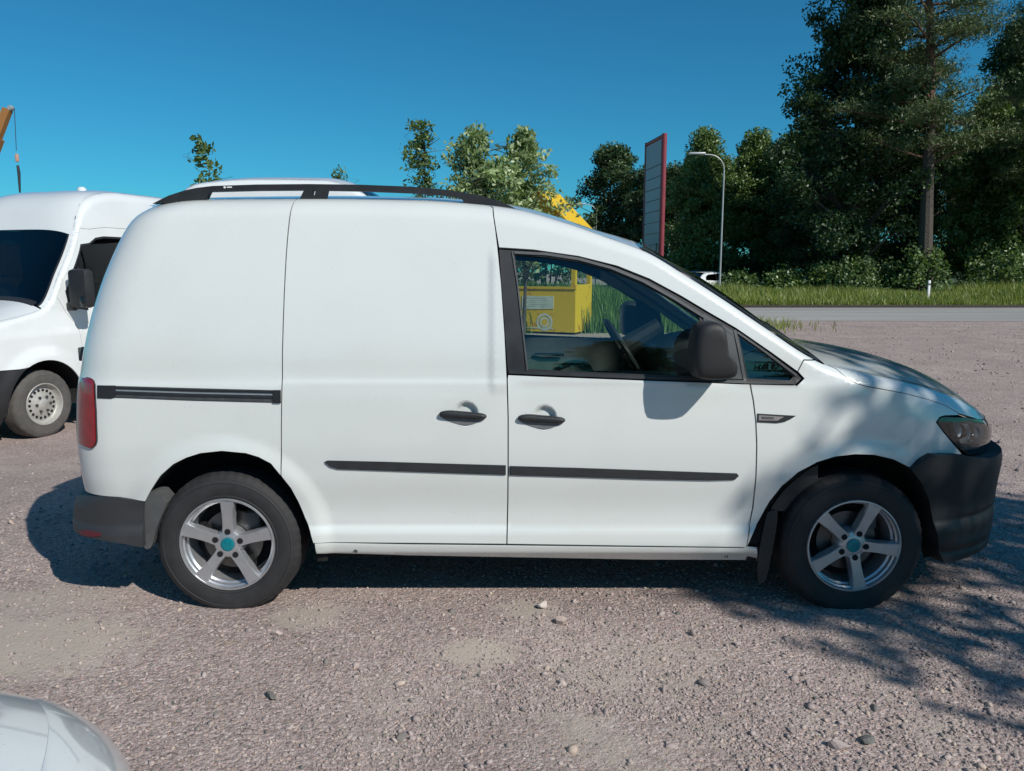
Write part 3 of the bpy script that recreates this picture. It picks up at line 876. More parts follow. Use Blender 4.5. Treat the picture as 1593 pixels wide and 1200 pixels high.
    MB().box((-1.9, .33, .22), (1.9, 1.46, .30)).box((-.93, .06, .23), (.90, 1.73, .305)).box((-1.97, .16, .30), (-1.74, 1.63, .36)).box((.89, .05, .21), (.93, .36, .6)).box((.89, 1.43, .21), (.93, 1.74, .6)).box((-.96, .05, .21), (-.92, .36, .6)).build('underbody', M['dark'], root, loc=-Vector(org), smooth=False)  # upright plates at the arches are added to block light leaking under the sill

    # interior
    I = lambda b, nm, mt, **k: b.build(nm, M[mt], root, loc=-Vector(org), **k)
    bk = [(.10, .3), (.06, .9), (.12, 1.2), (.22, 1.5), (.33, 1.70), (1.46, 1.70), (1.57, 1.5), (1.67, 1.2), (1.73, .9), (1.69, .3)]
    I(MB().add([(-.44, y, z) for y, z in bk] + [(-.41, y, z) for y, z in bk], [tuple(range(10)), tuple(range(19, 9, -1))] + [(k, 10 + k, 10 + (k + 1) % 10, (k + 1) % 10) for k in range(10)]), 'bulkhead', 'dash')
    for yc_ in (.45, 1.34):
        s = I(MB().box((-.40, yc_ - .24, .52), (.10, yc_ + .24, .66), bev=.04), 'seat', 'fabric')
        b = MB()
        b.add([(-.40, yc_ - .23, .62), (-.28, yc_ - .23, .62), (-.36, yc_ - .2, 1.16), (-.44, yc_ - .2, 1.16), (-.40, yc_ + .23, .62), (-.28, yc_ + .23, .62), (-.36, yc_ + .2, 1.16), (-.44, yc_ + .2, 1.16)],
              [(0, 1, 2, 3), (4, 7, 6, 5), (1, 5, 6, 2), (0, 3, 7, 4), (3, 2, 6, 7)])
        b.build('backrest', M['fabric'], s)
    # dashboard, sloping down towards the seats
    prof = [(1.16, 1.03), (1.02, 1.055), (.88, 1.06), (.76, 1.035), (.70, .99), (.685, .93), (.71, .84), (.78, .74), (.84, .60), (.95, .42), (1.2, .42)]
    V = [(x, y, z + (.035 if .95 < y < 1.65 and z > .9 else 0)) for y in (.09, .5, .93, .96, 1.2, 1.45, 1.66, 1.70) for x, z in prof]
    n = len(prof)
    Fc = [(i * n + j, i * n + (j + 1) % n, (i + 1) * n + (j + 1) % n, (i + 1) * n + j) for i in range(7) for j in range(n)] + [tuple(range(n)), tuple(7 * n + j for j in range(n))[::-1]]
    I(MB().add(V, Fc), 'dashboard', 'dash')
    for a in ((.70, .93),): 
        I(MB().box((.674, .42, .86), (.69, .62, .93), bev=.006), 'air_vent', 'grey_plastic'); I(MB().box((.674, .84, .84), (.69, 1.0, .94), bev=.006), 'air_vent', 'grey_plastic')
    # steering wheel on the far side
    sw = MB()
    ring = [Vector((0, .185 * math.cos(a), .185 * math.sin(a))) for a in np.linspace(0, 2 * math.pi, 41)]
    Rm = Matrix.Rotation(math.radians(-32), 4, 'Y')
    C0 = Vector((.52, 1.34, 1.0))
    sw.tube([C0 + Rm @ q for q in ring], .0155, 8, cap=False)
    for a in (0, math.pi, -math.pi / 2): sw.tube([C0, C0 + Rm @ Vector((0, .185 * math.cos(a), .185 * math.sin(a)))], .018, 6)
    sw.tube([C0 + Rm @ Vector((-.02, 0, 0)), C0 + Rm @ Vector((.25, 0, 0))], [.06, .05], 10)
    I(sw, 'steering_wheel', 'dash')
    # door cards with armrest, light pillar trims, headlining, mirror
    for yy_ in (.065, 1.729):
        sg = 1 if yy_ < .9 else -1
        dc = I(MB().box((-.34, min(yy_, yy_ + sg * .045), .34), (.93, max(yy_, yy_ + sg * .045), 1.03), bev=.01), 'door_card', 'door_card')
        MB().box((-.2, min(yy_ + sg * .045, yy_ + sg * .10), .74), (.45, max(yy_ + sg * .045, yy_ + sg * .10), .80), bev=.015).build('armrest', M['grey_plastic'], dc)
        MB().tube([(.02, yy_ + sg * .06, .93), (.08, yy_ + sg * .075, .93), (.2, yy_ + sg * .075, .93)], .010, 6).build('inner_handle', M['chrome'], dc)
    tp = [(x, float(zt(x)) - .075) for x in np.linspace(.42, 1.06, 12)]
    tq = [(q[0] - .02, q[1] + .012) for q in [g1[7], g1[6], g1[5]]]
    trim_poly = tp + S.px([(1236, 584), (1190, 548), (1149, 519), (1100, 489), (1050, 465), (1000, 438)])
    P('pillar_trim', trim_poly, 'light_trim', gap=0, off=-.045, flange=0, step=.04)
    S.top('headlining', -.42, xA - .06, 10, M['light_trim'], root, org, s0=-.97, s1=.97, off=-.035)
    I(MB().box((.50, .80, 1.40), (.535, 1.02, 1.47), bev=.01).tube([(.53, .91, 1.46), (.56, .91, 1.58)], .008, 6), 'rear_view_mirror', 'dash')
    I(MB().tube([(.80, .2, 1.05), (.95, .2, 1.12)], .003, 4), 'antenna_lead', 'dash')

    # door mirrors
    for far in (False, True):
        yo = -.215
        cs = [pp(a, b, -.12) for a, b in ((1077, 585), (1075, 545), (1080, 512), (1090, 501.5), (1108, 499), (1122, 504), (1126, 520), (1129, 548), (1136, 556), (1143, 565), (1144, 580), (1138, 588), (1115, 590.5), (1090, 589.5))]
        out = [np.array((p.x, p.z)) for p in cs]
        out = smooth_poly(out, 1)
        cx = sum(q[0] for q in out) / len(out); cz = sum(q[1] for q in out) / len(out)
        V, Fc = [], []
        n = len(out)
        lay = [(-.180, .45), (-.179, .72), (-.174, .87), (-.163, .95), (-.145, .985), (-.11, 1.0), (-.075, 1.0), (-.04, .97), (-.015, .9), (.0, .72)]
        for y, k in lay:
            for q in out:
                V.append((cx + (q[0] - cx) * k + (.02 * (1 - k)), (2 * YC - y) if far else y, cz + (q[1] - cz) * k))
        for i in range(len(lay) - 1):
            for j in range(n):
                f = (i * n + j, i * n + (j + 1) % n, (i + 1) * n + (j + 1) % n, (i + 1) * n + j)
                Fc.append(f)
        Fc.append(tuple(range(n))[::-1]); Fc.append(tuple((len(lay) - 1) * n + j for j in range(n)))
        m = mesh('door_mirror', np.array(V) - org, Fc, M['bumper'], root, smooth=True, sharp=60)
        a, b = pp(1075, 545, -.12), pp(1140, 575, -.02)
        k = 2 * YC if far else 0
        s = -1 if far else 1
        MB().box((b.x - .05, min(k + s * -.02, k + s * .05), b.z - .03), (b.x + .01, max(k + s * -.02, k + s * .05), b.z + .03), bev=.012).build('mirror_arm', M['black'], m, loc=-Vector(org))
        xg = min(q[0] for q in out)
        MB().box((xg + .006, min(k + s * -.12, k + s * -.07), cz - .07), (xg + .010, max(k + s * -.12, k + s * -.07), cz + .06)).build('mirror_glass', M['chrome'], m, loc=-Vector(org))
    tri = S.px([(1094, 488), (1140, 515), (1146, 545), (1155, 590), (1098, 588)])
    P('mirror_base', tri, 'grey_plastic', gap=0, off=.001, flange=.004, step=.02)

    # roof rails
    ro = [(237, 317), (262, 304.5), (285, 297), (305, 292.5), (330, 289.5), (400, 287.2), (480, 286.5), (560, 287.5), (640, 290.5), (700, 296), (745, 303.5), (780, 314), (808, 327.5), (795, 330), (725, 323), (640, 317), (506, 314), (460, 314), (319, 315)]
    h1 = [(325, 298.2), (400, 296.3), (473, 295.8), (465, 311.5), (318, 312.5)]
    h2 = [(509, 296.2), (560, 297.2), (640, 300.2), (690, 304), (717, 307.6), (725, 320.5), (640, 315.5), (505, 312)]
    h3 = [(486, 296.5), (491, 296.5), (489.5, 303.5), (487, 304.5), (484.5, 303.5)]
    for y0, far in ((.285, False), (2 * YC - .325, True)):
        C = lambda L: [(p.x, p.z) for p in [pp(a, b, .285) for a, b in L]]
        r = plate('roof_rail', C(ro), [C(h1), C(h2), C(h3)], y0, y0 + .04, M['black'], root, org, smooth=True)
        if not far:
            p = pp(349, 291.5, .28)
            MB().lathe([(0, -.0012), (.0048, -.0012), (.0048, .0)], 14, c=(p.x, .2838, p.z)).build('rail_emblem', M['ink'], r, loc=-Vector(org))
            for k in range(6):
                q = pp(353 + k * 1.35, 291.4 - k * .02, .28)
                MB().box((q.x - .0017, .2826, q.z - .0026), (q.x + .0017, .2838, q.z + .0026)).build('rail_lettering', M['ink'], r, loc=-Vector(org))

    # rear door hinges seen in profile
    for a, b, h in ((137, 734, .03), (133, 550, .03)):
        p = pp(a, b, .3)
        MB().box((p.x - .012, .26, p.z - h), (p.x + .03, .34, p.z + h), bev=.005).build('door_hinge', M['grey_plastic'], root, loc=-Vector(org))

    # wheels
    zr = .288
    alloy_wheel(root, (-1.341, .03 - YC, zr), 87.5)
    alloy_wheel(root, (1.341, .032 - YC, zr - .006), -6.5, rz=math.radians(1.5))
    alloy_wheel(root, (-1.341, 2 * YC - .03 - YC, zr), 40, flip=True)
    alloy_wheel(root, (1.341, 2 * YC - .03 - YC, zr), 10, flip=True)
    return S, root

VAN_S, VAN = build_van()
# ------------------------------------------------------------------ the ground
def G(x, y):
    x = np.asarray(x, float); y = np.asarray(y, float)
    dip = .24 * sstep((-x - 1.9) / 1.8) * sstep((y - 1.2) / 3.0) * (1 - sstep((y - 11) / 6.0))
    und = .008 * np.sin(x * 1.3 + .5 * y) * np.sin(y * 1.1 - .4 * x) * np.exp(-((x / 14) ** 2 + (y / 14) ** 2))
    und = und * sstep((np.hypot(x / 2.4, (y - .9) / 1.5) - 1.0) / .6)
    return und - dip

def gravel_mat():
    m, n, l, p = new_mat('crushed_granite_gravel')
    tc = n.new('ShaderNodeTexCoord')
    def vor(scale, feat='F1'):
        v = n.new('ShaderNodeTexVoronoi'); v.inputs['Scale'].default_value = scale; v.feature = feat
        l.new(tc.outputs['Object'], v.inputs['Vector']); return v
    def noi(scale, det=5, rough=.55):
        t = n.new('ShaderNodeTexNoise'); t.inputs['Scale'].default_value = scale; t.inputs['Detail'].default_value = det; t.inputs['Roughness'].default_value = rough
        l.new(tc.outputs['Object'], t.inputs['Vector']); return t
    v1, v2 = vor(150), vor(74)
    big, mid, fine = noi(.55, 6), noi(4.5, 6), noi(330, 3)
    s = n.new('ShaderNodeSeparateColor'); l.new(v1.outputs['Color'], s.inputs[0])
    s2 = n.new('ShaderNodeSeparateColor'); l.new(v2.outputs['Color'], s2.inputs[0])
    mixv = n.new('ShaderNodeMath'); mixv.operation = 'MULTIPLY_ADD'; mixv.inputs[1].default_value = .55
    l.new(s.outputs[0], mixv.inputs[0])
    m2 = n.new('ShaderNodeMath'); m2.operation = 'MULTIPLY'; m2.inputs[1].default_value = .45; l.new(s2.outputs[1], m2.inputs[0]); l.new(m2.outputs[0], mixv.inputs[2])
    r = ramp(n, [(.05, (.165, .133, .125)), (.3, (.292, .237, .222)), (.6, (.38, .308, .288)), (.8, (.455, .373, .347)), (.97, (.64, .57, .54))])
    l.new(mixv.outputs[0], r.inputs[0])
    # hue of single stones: some greenish grey, some ochre
    hue = ramp(n, [(.0, (.80, .95, .86)), (.16, (1.0, 1.0, 1.0)), (.8, (1.04, .98, .97)), (1.0, (1.12, .99, .80))])
    l.new(s.outputs[2], hue.inputs[0])
    mx = n.new('ShaderNodeMix'); mx.data_type = 'RGBA'; mx.blend_type = 'MULTIPLY'; mx.inputs[0].default_value = 1
    l.new(r.outputs[0], mx.inputs[6]); l.new(hue.outputs[0], mx.inputs[7])
    # patches where fine dust is packed between the stones
    pm = n.new('ShaderNodeMath'); pm.operation = 'MULTIPLY_ADD'; pm.inputs[1].default_value = .45; l.new(mid.outputs[0], pm.inputs[0]); l.new(big.outputs[0], pm.inputs[2])
    dr = n.new('ShaderNodeMapRange'); dr.inputs[1].default_value = .78; dr.inputs[2].default_value = .95; dr.inputs[4].default_value = .7; l.new(pm.outputs[0], dr.inputs[0])
    mask = dr.outputs[0]
    for (a, b, rx, ry, st) in ((742, 1016, .17, .11, .95), (480, 958, .16, .14, .8), (25, 1005, .5, .30, .9), (822, 948, .14, .10, .8), (60, 935, .4, .16, .6), (1010, 1020, .3, .12, .35)):
        c = pg(a, b)
        sv = n.new('ShaderNodeVectorMath'); sv.operation = 'SUBTRACT'; sv.inputs[1].default_value = c; l.new(tc.outputs['Object'], sv.inputs[0])
        mv = n.new('ShaderNodeVectorMath'); mv.operation = 'MULTIPLY'; mv.inputs[1].default_value = (1 / rx, 1 / ry, 0); l.new(sv.outputs[0], mv.inputs[0])
        ln = n.new('ShaderNodeVectorMath'); ln.operation = 'LENGTH'; l.new(mv.outputs[0], ln.inputs[0])
        wob = noi(14, 6, .7)
        ad = n.new('ShaderNodeMath'); ad.operation = 'MULTIPLY_ADD'; ad.inputs[1].default_value = 2.2; l.new(wob.outputs[0], ad.inputs[0]); l.new(ln.outputs['Value'], ad.inputs[2])
        mr_ = n.new('ShaderNodeMapRange'); mr_.inputs[1].default_value = 2.25; mr_.inputs[2].default_value = 1.75; mr_.inputs[3].default_value = 0; mr_.inputs[4].default_value = st; l.new(ad.outputs[0], mr_.inputs[0])
        mm = n.new('ShaderNodeMath'); mm.operation = 'MAXIMUM'; l.new(mask, mm.inputs[0]); l.new(mr_.outputs[0], mm.inputs[1]); mask = mm.outputs[0]
    mx2 = n.new('ShaderNodeMix'); mx2.data_type = 'RGBA'; mx2.inputs[7].default_value = (.40, .345, .29, 1)
    l.new(mask, mx2.inputs[0]); l.new(mx.outputs[2], mx2.inputs[6])
    tone = n.new('ShaderNodeMapRange'); tone.inputs[1].default_value = .3; tone.inputs[2].default_value = .7; tone.inputs[3].default_value = .86; tone.inputs[4].default_value = 1.12
    l.new(noi(1.4, 4).outputs[0], tone.inputs[0])
    mx3 = n.new('ShaderNodeMix'); mx3.data_type = 'RGBA'; mx3.blend_type = 'MULTIPLY'; mx3.inputs[0].default_value = 1
    l.new(mx2.outputs[2], mx3.inputs[6]); l.new(tone.outputs[0], mx3.inputs[7])
    l.new(mx3.outputs[2], p.inputs['Base Color'])
    p.inputs['Roughness'].default_value = .92; p.inputs['Specular IOR Level'].default_value = .25
    # relief: domed stones
    h = n.new('ShaderNodeMath'); h.operation = 'MULTIPLY_ADD'; h.inputs[1].default_value = 1.6
    l.new(v2.outputs['Distance'], h.inputs[0]); l.new(v1.outputs['Distance'], h.inputs[2])
    h2 = n.new('ShaderNodeMath'); h2.operation = 'MULTIPLY_ADD'; h2.inputs[1].default_value = .4; l.new(fine.outputs[0], h2.inputs[0]); l.new(h.outputs[0], h2.inputs[2])
    inv = n.new('ShaderNodeMath'); inv.operation = 'SUBTRACT'; inv.inputs[0].default_value = 1.0; l.new(mask, inv.inputs[1])
    bs = n.new('ShaderNodeMath'); bs.operation = 'MULTIPLY_ADD'; bs.inputs[1].default_value = .34; bs.inputs[2].default_value = .18; l.new(inv.outputs[0], bs.inputs[0])
    b = n.new('ShaderNodeBump'); b.inputs['Distance'].default_value = .008; b.invert = True
    l.new(bs.outputs[0], b.inputs['Strength']); l.new(h2.outputs[0], b.inputs['Height']); l.new(b.outputs[0], p.inputs['Normal'])
    return m

M['gravel'] = gravel_mat()
def axis(lo, hi, fine, far):
    a = list(np.arange(lo, hi + 1e-6, fine))
    s, x = fine, lo
    L = []
    while x > -far: s *= 1.25; x -= s; L.append(x)
    s, x = fine, a[-1]
    R = []
    while x < far: s *= 1.25; x += s; R.append(x)
    return np.array(L[::-1] + a + R)
gx, gy = axis(-7, 7, .14, 420), axis(-4, 12, .14, 420)
XX, YY = np.meshgrid(gx, gy, indexing='ij')
ny = len(gy)
ii, jj = np.meshgrid(np.arange(len(gx) - 1), np.arange(ny - 1), indexing='ij')
q = (ii * ny + jj).ravel()
ground = mesh('ground', np.stack([XX, YY, G(XX, YY)], -1), np.stack([q, q + ny, q + ny + 1, q + 1], 1), M['gravel'])
tag(ground, 'pinkish grey crushed granite gravel lot with dusty packed patches', 'ground', kind='structure')

# loose stones lying on the lot
def stone_mat():
    m, n, l, p = new_mat('granite_chips')
    at = n.new('ShaderNodeAttribute'); at.attribute_name = 'var'
    r = ramp(n, [(.0, (.13, .135, .125)), (.2, (.25, .215, .20)), (.45, (.345, .285, .265)), (.7, (.43, .36, .335)), (.88, (.46, .365, .295)), (1.0, (.64, .59, .56))])
    l.new(at.outputs['Fac'], r.inputs[0])
    tc = n.new('ShaderNodeTexCoord'); t = n.new('ShaderNodeTexNoise'); t.inputs['Scale'].default_value = 160; t.inputs['Detail'].default_value = 4
    l.new(tc.outputs['Object'], t.inputs['Vector'])
    mr = n.new('ShaderNodeMapRange'); mr.inputs[3].default_value = .7; mr.inputs[4].default_value = 1.3; l.new(t.outputs[0], mr.inputs[0])
    mx = n.new('ShaderNodeMix'); mx.data_type = 'RGBA'; mx.blend_type = 'MULTIPLY'; mx.inputs[0].default_value = 1
    l.new(r.outputs[0], mx.inputs[6]); l.new(mr.outputs[0], mx.inputs[7]); l.new(mx.outputs[2], p.inputs['Base Color'])
    p.inputs['Roughness'].default_value = .9; p.inputs['Specular IOR Level'].default_value = .25
    return m
M['stone'] = stone_mat()
_b = bmesh.new(); bmesh.ops.create_icosphere(_b, subdivisions=1, radius=1.0)
_b.verts.ensure_lookup_table()
ICO_V = np.array([v.co[:] for v in _b.verts]); ICO_F = np.array([[v.index for v in f.verts] for f in _b.faces]); _b.free()

def rand_rot(rng, n):
    q = rng.normal(size=(n, 4)); q /= np.linalg.norm(q, axis=1)[:, None]
    w, x, y, z = q.T
    return np.stack([np.stack([1 - 2 * (y * y + z * z), 2 * (x * y - z * w), 2 * (x * z + y * w)], 1),
                     np.stack([2 * (x * y + z * w), 1 - 2 * (x * x + z * z), 2 * (y * z - x * w)], 1),
                     np.stack([2 * (x * z - y * w), 2 * (y * z + x * w), 1 - 2 * (x * x + y * y)], 1)], 1)

def stones(name, pos, rad, rng, var=None, sink=.35):
    n = len(pos)
    V = ICO_V[None] * (1 + rng.normal(0, .2, (n, 12, 1)))
    V = V * np.stack([rng.uniform(.8, 1.35, n), rng.uniform(.6, 1.0, n), rng.uniform(.4, .8, n)], 1)[:, None]
    V = np.einsum('nij,nkj->nki', rand_rot(rng, n), V)
    V[:, :, 2] *= .75
    V = V * rad[:, None, None] + pos[:, None]
    V[:, :, 2] += (rad * (1 - 2 * sink) * .5)[:, None]
    Fc = (ICO_F[None] + (np.arange(n) * 12)[:, None, None]).reshape(-1, 3)
    if var is None: var = np.clip(rng.normal(.47, .2, n), 0, .9)
    return mesh(name, V.reshape(-1, 3), Fc, M['stone'], smooth=False, col=np.repeat(var, 12))

rng = np.random.default_rng(7)
N1 = 44000
rr_ = .35 * (17 / .35) ** rng.random(N1); aa = rng.random(N1) * 2 * math.pi
P1 = np.stack([rr_ * np.cos(aa) * 1.3 + .1, rr_ * np.sin(aa) - 1.1], 1)
N2 = 14000
P2 = np.stack([rng.uniform(-3.4, 3.8, N2), rng.uniform(-2.0, 1.4, N2)], 1)
N3 = 4200                                                   # coarser heap of stones low on the right
P3 = np.stack([rng.normal(1.75, .55, N3), rng.normal(-1.25, .34, N3)], 1)
N4 = 12000
P4 = np.stack([rng.uniform(-3, 14, N4), rng.uniform(1.5, 18, N4)], 1)
PP = np.vstack([P1, P2, P3, P4])
RR = np.concatenate([rng.lognormal(math.log(.0048), .42, N1), rng.lognormal(math.log(.0055), .45, N2), rng.lognormal(math.log(.0065), .5, N3), rng.lognormal(math.log(.011), .4, N4)])
RR = np.clip(RR, .002, .03) * np.clip(np.concatenate([.8 + rr_ * .11, np.ones(N2 + N3 + N4)]), .8, 2.2)
keep = ~((np.abs(np.abs(PP[:, 0]) - 1.341) < .2) & (np.abs(np.abs(PP[:, 1] - .897) - .76) < .16)) & (PP[:, 1] < 18.6)
PP, RR = PP[keep], RR[keep]
tag(stones('gravel_stones', np.stack([PP[:, 0], PP[:, 1], G(PP[:, 0], PP[:, 1])], 1), RR, rng), 'loose pinkish granite chips scattered over the lot', 'gravel', kind='stuff')

def single_stone(px, py, size, var, label, seed):
    p = pg(px, py)
    r = np.random.default_rng(seed)
    b = bmesh.new(); bmesh.ops.create_icosphere(b, subdivisions=2, radius=1.0)
    sc = (r.uniform(.9, 1.3), r.uniform(.7, 1.0), r.uniform(.55, .8))
    pl = [Vector(v).normalized() for v in r.normal(size=(9, 3))]
    for v in b.verts:
        c = v.co.copy()
        for k in pl:
            d = c.dot(k)
            if d > .55: c -= k * (d - .55) * .95
        v.co = Vector((c.x * sc[0], c.y * sc[1], c.z * sc[2])) * size
    m = MB().bm(b)
    o = mesh('stone', m.V, m.F, M['stone'], loc=(p.x, p.y, float(G(p.x, p.y)) + size * .32), smooth=False, col=np.full(len(m.V), var), rot=(0, 0, r.uniform(0, 6)))
    tag(o, label, 'stone', 'larger stones on the gravel')
single_stone(873, 970, .034, .8, 'pale angular stone on the gravel below the front edge of the sliding door', 3)
single_stone(845, 945, .03, .95, 'whitish flat stone at the shadow edge under the front door', 5)
single_stone(430, 987, .024, .75, 'light stone just right of and below the rear wheel', 8)
single_stone(421, 1086, .024, .05, 'dark greenish stone on the gravel below the rear wheel', 9)
single_stone(626, 1150, .02, .1, 'small grey-green stone low in the middle of the gravel', 12)
single_stone(1148, 1003, .018, .6, 'pinkish stone where the tree shade begins, below the mud flap', 15)
single_stone(1303, 1163, .03, .65, 'pinkish stone with a dark shadow among the coarse stones, low right', 17)
single_stone(1347, 1153, .026, .02, 'dark grey chip among the coarse stones, low right', 19)
single_stone(1555, 690, .03, .3, 'lone dark stone on sunny gravel just ahead of the front bumper', 21)

# ------------------------------------------------------------------ road and verge
def asphalt():
    m, n, l, p = new_mat('worn_asphalt')
    tc = n.new('ShaderNodeTexCoord')
    t = n.new('ShaderNodeTexNoise'); t.inputs['Scale'].default_value = .7; t.inputs['Detail'].default_value = 8
    t2 = n.new('ShaderNodeTexNoise'); t2.inputs['Scale'].default_value = 60; t2.inputs['Detail'].default_value = 3
    mp = n.new('ShaderNodeMapping'); mp.inputs['Scale'].default_value = (.12, 1, 1)
    l.new(tc.outputs['Object'], mp.inputs[0]); l.new(mp.outputs[0], t.inputs['Vector']); l.new(tc.outputs['Object'], t2.inputs['Vector'])
    r = ramp(n, [(.3, (.25, .243, .225)), (.55, (.33, .315, .29)), (.75, (.39, .365, .33))])
    ad = n.new('ShaderNodeMath'); ad.operation = 'MULTIPLY_ADD'; ad.inputs[1].default_value = .25; l.new(t2.outputs[0], ad.inputs[0])
    sb = n.new('ShaderNodeMath'); sb.operation = 'SUBTRACT'; sb.inputs[1].default_value = .12; l.new(t.outputs[0], sb.inputs[0]); l.new(sb.outputs[0], ad.inputs[2])
    l.new(ad.outputs[0], r.inputs[0]); l.new(r.outputs[0], p.inputs['Base Color']); p.inputs['Roughness'].default_value = .85
    return m
M['asphalt'] = asphalt()
M['line'] = simple('worn_road_paint', (.52, .52, .5), .8, noise=(6, .3))
M['soil'] = simple('dark_soil', (.045, .036, .028), .95, noise=(3, .4), bump=(8, .6, .05))
M['turf'] = simple('turf_soil', (.05, .075, .022), .95, noise=(1.2, .4), bump=(10, .5, .05))
rx = np.linspace(-220, 220, 221)
edge0 = 18.9 + .10 * np.sin(rx * .9) + .06 * np.sin(rx * 2.7)
V = np.vstack([np.stack([rx, edge0, np.full(221, .006)], 1), np.stack([rx, np.full(221, 26.25), np.full(221, .03)], 1)])
tag(mesh('road', V, np.array([(i, i + 1, 222 + i, 221 + i) for i in range(220)]), M['asphalt']), 'worn grey asphalt road running across behind the lot', 'road', kind='structure')
for k in range(-6, 16):
    x0 = 11.55 + 3.25 * k
    mk = mesh('lane_marking', [(x0, 23.5, .0265), (x0 + 1.15, 23.5, .0265), (x0 + 1.15, 23.62, .027), (x0, 23.62, .027)], [(0, 1, 2, 3)], M['line'])
    tag(mk, 'worn white dash of the broken centre line on the road', 'road marking', 'centre line dashes'); mk['kind'] = 'structure'
tag(MB().box((-220, 26.25, 0), (220, 26.42, .13), bev=.02).build('kerb', M['soil']), 'low dark earthy kerb along the far road edge', 'kerb', kind='structure')
def vz(x, y):
    return .10 + .14 * sstep((y - 27) / 6) + .05 * np.sin(x * .35) * sstep((y - 27) / 4) - .34 * sstep((y - 36.2) / 3.2) * (1 - sstep((x - 10.5) / 5))
vx, vy = np.concatenate([np.linspace(-230, -12, 40), np.linspace(-10, 40, 80), np.linspace(44, 230, 30)]), np.concatenate([np.linspace(26.40, 46, 40), np.linspace(48, 420, 14)])
VX, VY = np.meshgrid(vx, vy, indexing='ij')
VZ = vz(VX, VY)
k_ = len(vy); i_, j_ = np.meshgrid(np.arange(len(vx) - 1), np.arange(k_ - 1), indexing='ij'); q = (i_ * k_ + j_).ravel()
tag(mesh('verge', np.stack([VX, VY, VZ], -1), np.stack([q, q + k_, q + k_ + 1, q + 1], 1), M['turf']), 'green grassy verge rising gently beyond the road', 'verge', kind='structure')

M['grass'] = leaf_mat('verge_grass', (.10, .155, .026), (.32, .35, .075), .3)
M['weeds'] = leaf_mat('tall_weeds', (.07, .15, .022), (.19, .31, .06), .35)
def blades(name, x, y, z, h, w, rng, mat, lean=.35, var=None):
    n = len(x)
    a = rng.random(n) * math.pi * 2; b = rng.random(n) * math.pi * 2
    dx, dy = np.cos(a) * w, np.sin(a) * w
    lx, ly = np.cos(b) * h * lean * rng.random(n), np.sin(b) * h * lean * rng.random(n)
    base = np.stack([x, y, z], 1)
    A = base + np.stack([-dx, -dy, np.zeros(n)], 1); B = base + np.stack([dx, dy, np.zeros(n)], 1)
    Cc = base + np.stack([lx * .4 + dx * .6, ly * .4 + dy * .6, h * .6], 1); D = base + np.stack([lx * .4 - dx * .6, ly * .4 - dy * .6, h * .6], 1)
    E = base + np.stack([lx, ly, h], 1)
    V = np.stack([A, B, Cc, D, E], 1).reshape(-1, 3)
    o = (np.arange(n) * 5)[:, None]
    T = np.concatenate([o + [[0, 1, 2]], o + [[0, 2, 3]], o + [[3, 2, 4]]], 0)
    if var is None: var = np.clip(rng.normal(.5, .25, n), 0, 1)
    return mesh(name, V, T, mat, smooth=False, col=np.repeat(var, 5))
rng = np.random.default_rng(11)
n = 62000
x = rng.uniform(-10, 40, n); y = 26.6 + 9.5 * rng.random(n) ** 1.3
patch = .75 + .35 * np.sin(x * .7 + 1) * np.sin(x * .23)
tag(blades('verge_grass', x, y, vz(x, y), rng.uniform(.28, .62, n) * patch * (.7 + .5 * sstep((y - 26.6) / 3)), rng.uniform(.006, .018, n), rng, M['grass'], lean=.75,
           var=np.clip(rng.normal(.5, .22, n) + .25 * np.sin(x * .5) * np.sin(y * 1.3), 0, 1)), 'long green grass growing on the verge beyond the road', 'grass', kind='stuff')
n = 26000
x = rng.uniform(-9, 6.2, n); y = rng.uniform(14.6, 18.7, n)
k = (x < 5.0 - .55 * np.abs(y - 17.4) + rng.normal(0, .25, n)) | ((y > 17.2) & (x < 6.1))
x, y = x[k], y[k]; n = len(x)
hh = rng.uniform(.45, 1.25, n) * (1 - .62 * sstep((x - 3.2) / 2.2)) * (.55 + .45 * sstep((y - 14.6) / 1.2))
tag(blades('roadside_weeds', x, y, 0 * x, hh, rng.uniform(.008, .022, n), rng, M['weeds'], lean=.3), 'tall green weeds at the edge of the lot before the road', 'weeds', kind='stuff')
n = 2600
x = rng.normal(5.2, .9, n); y = rng.normal(16.9, .9, n)
tag(blades('grass_tufts', x, y, 0 * x, rng.uniform(.06, .3, n), rng.uniform(.006, .012, n), rng, M['grass'], lean=.8), 'thin grass tufts creeping out over the gravel', 'grass', kind='stuff')

# ------------------------------------------------------------------ trees
M['bark'] = simple('grey_brown_bark', (.075, .06, .048), .95, noise=(9, .5), bump=(14, .8, .05))
M['pine_bark'] = simple('orange_pine_bark', (.115, .066, .042), .95, noise=(7, .5), bump=(12, .8, .05))
M['birch_bark'] = simple('pale_bark', (.32, .30, .27), .9, noise=(8, .5))
M['leaf_dark'] = leaf_mat('dark_leaves', (.019, .043, .015), (.068, .115, .036), .24)
M['leaf_mid'] = leaf_mat('mid_leaves', (.05, .095, .027), (.19, .275, .08), .3)
M['leaf_lit'] = leaf_mat('light_leaves', (.05, .09, .03), (.17, .23, .09), .3)
M['leaf_grey'] = leaf_mat('silvery_leaves', (.12, .18, .065), (.44, .54, .27), .34)
M['needle'] = leaf_mat('pine_needles', (.03, .058, .02), (.14, .175, .06), .12)
M['bush'] = leaf_mat('bush_leaves', (.05, .09, .03), (.19, .27, .09), .3)

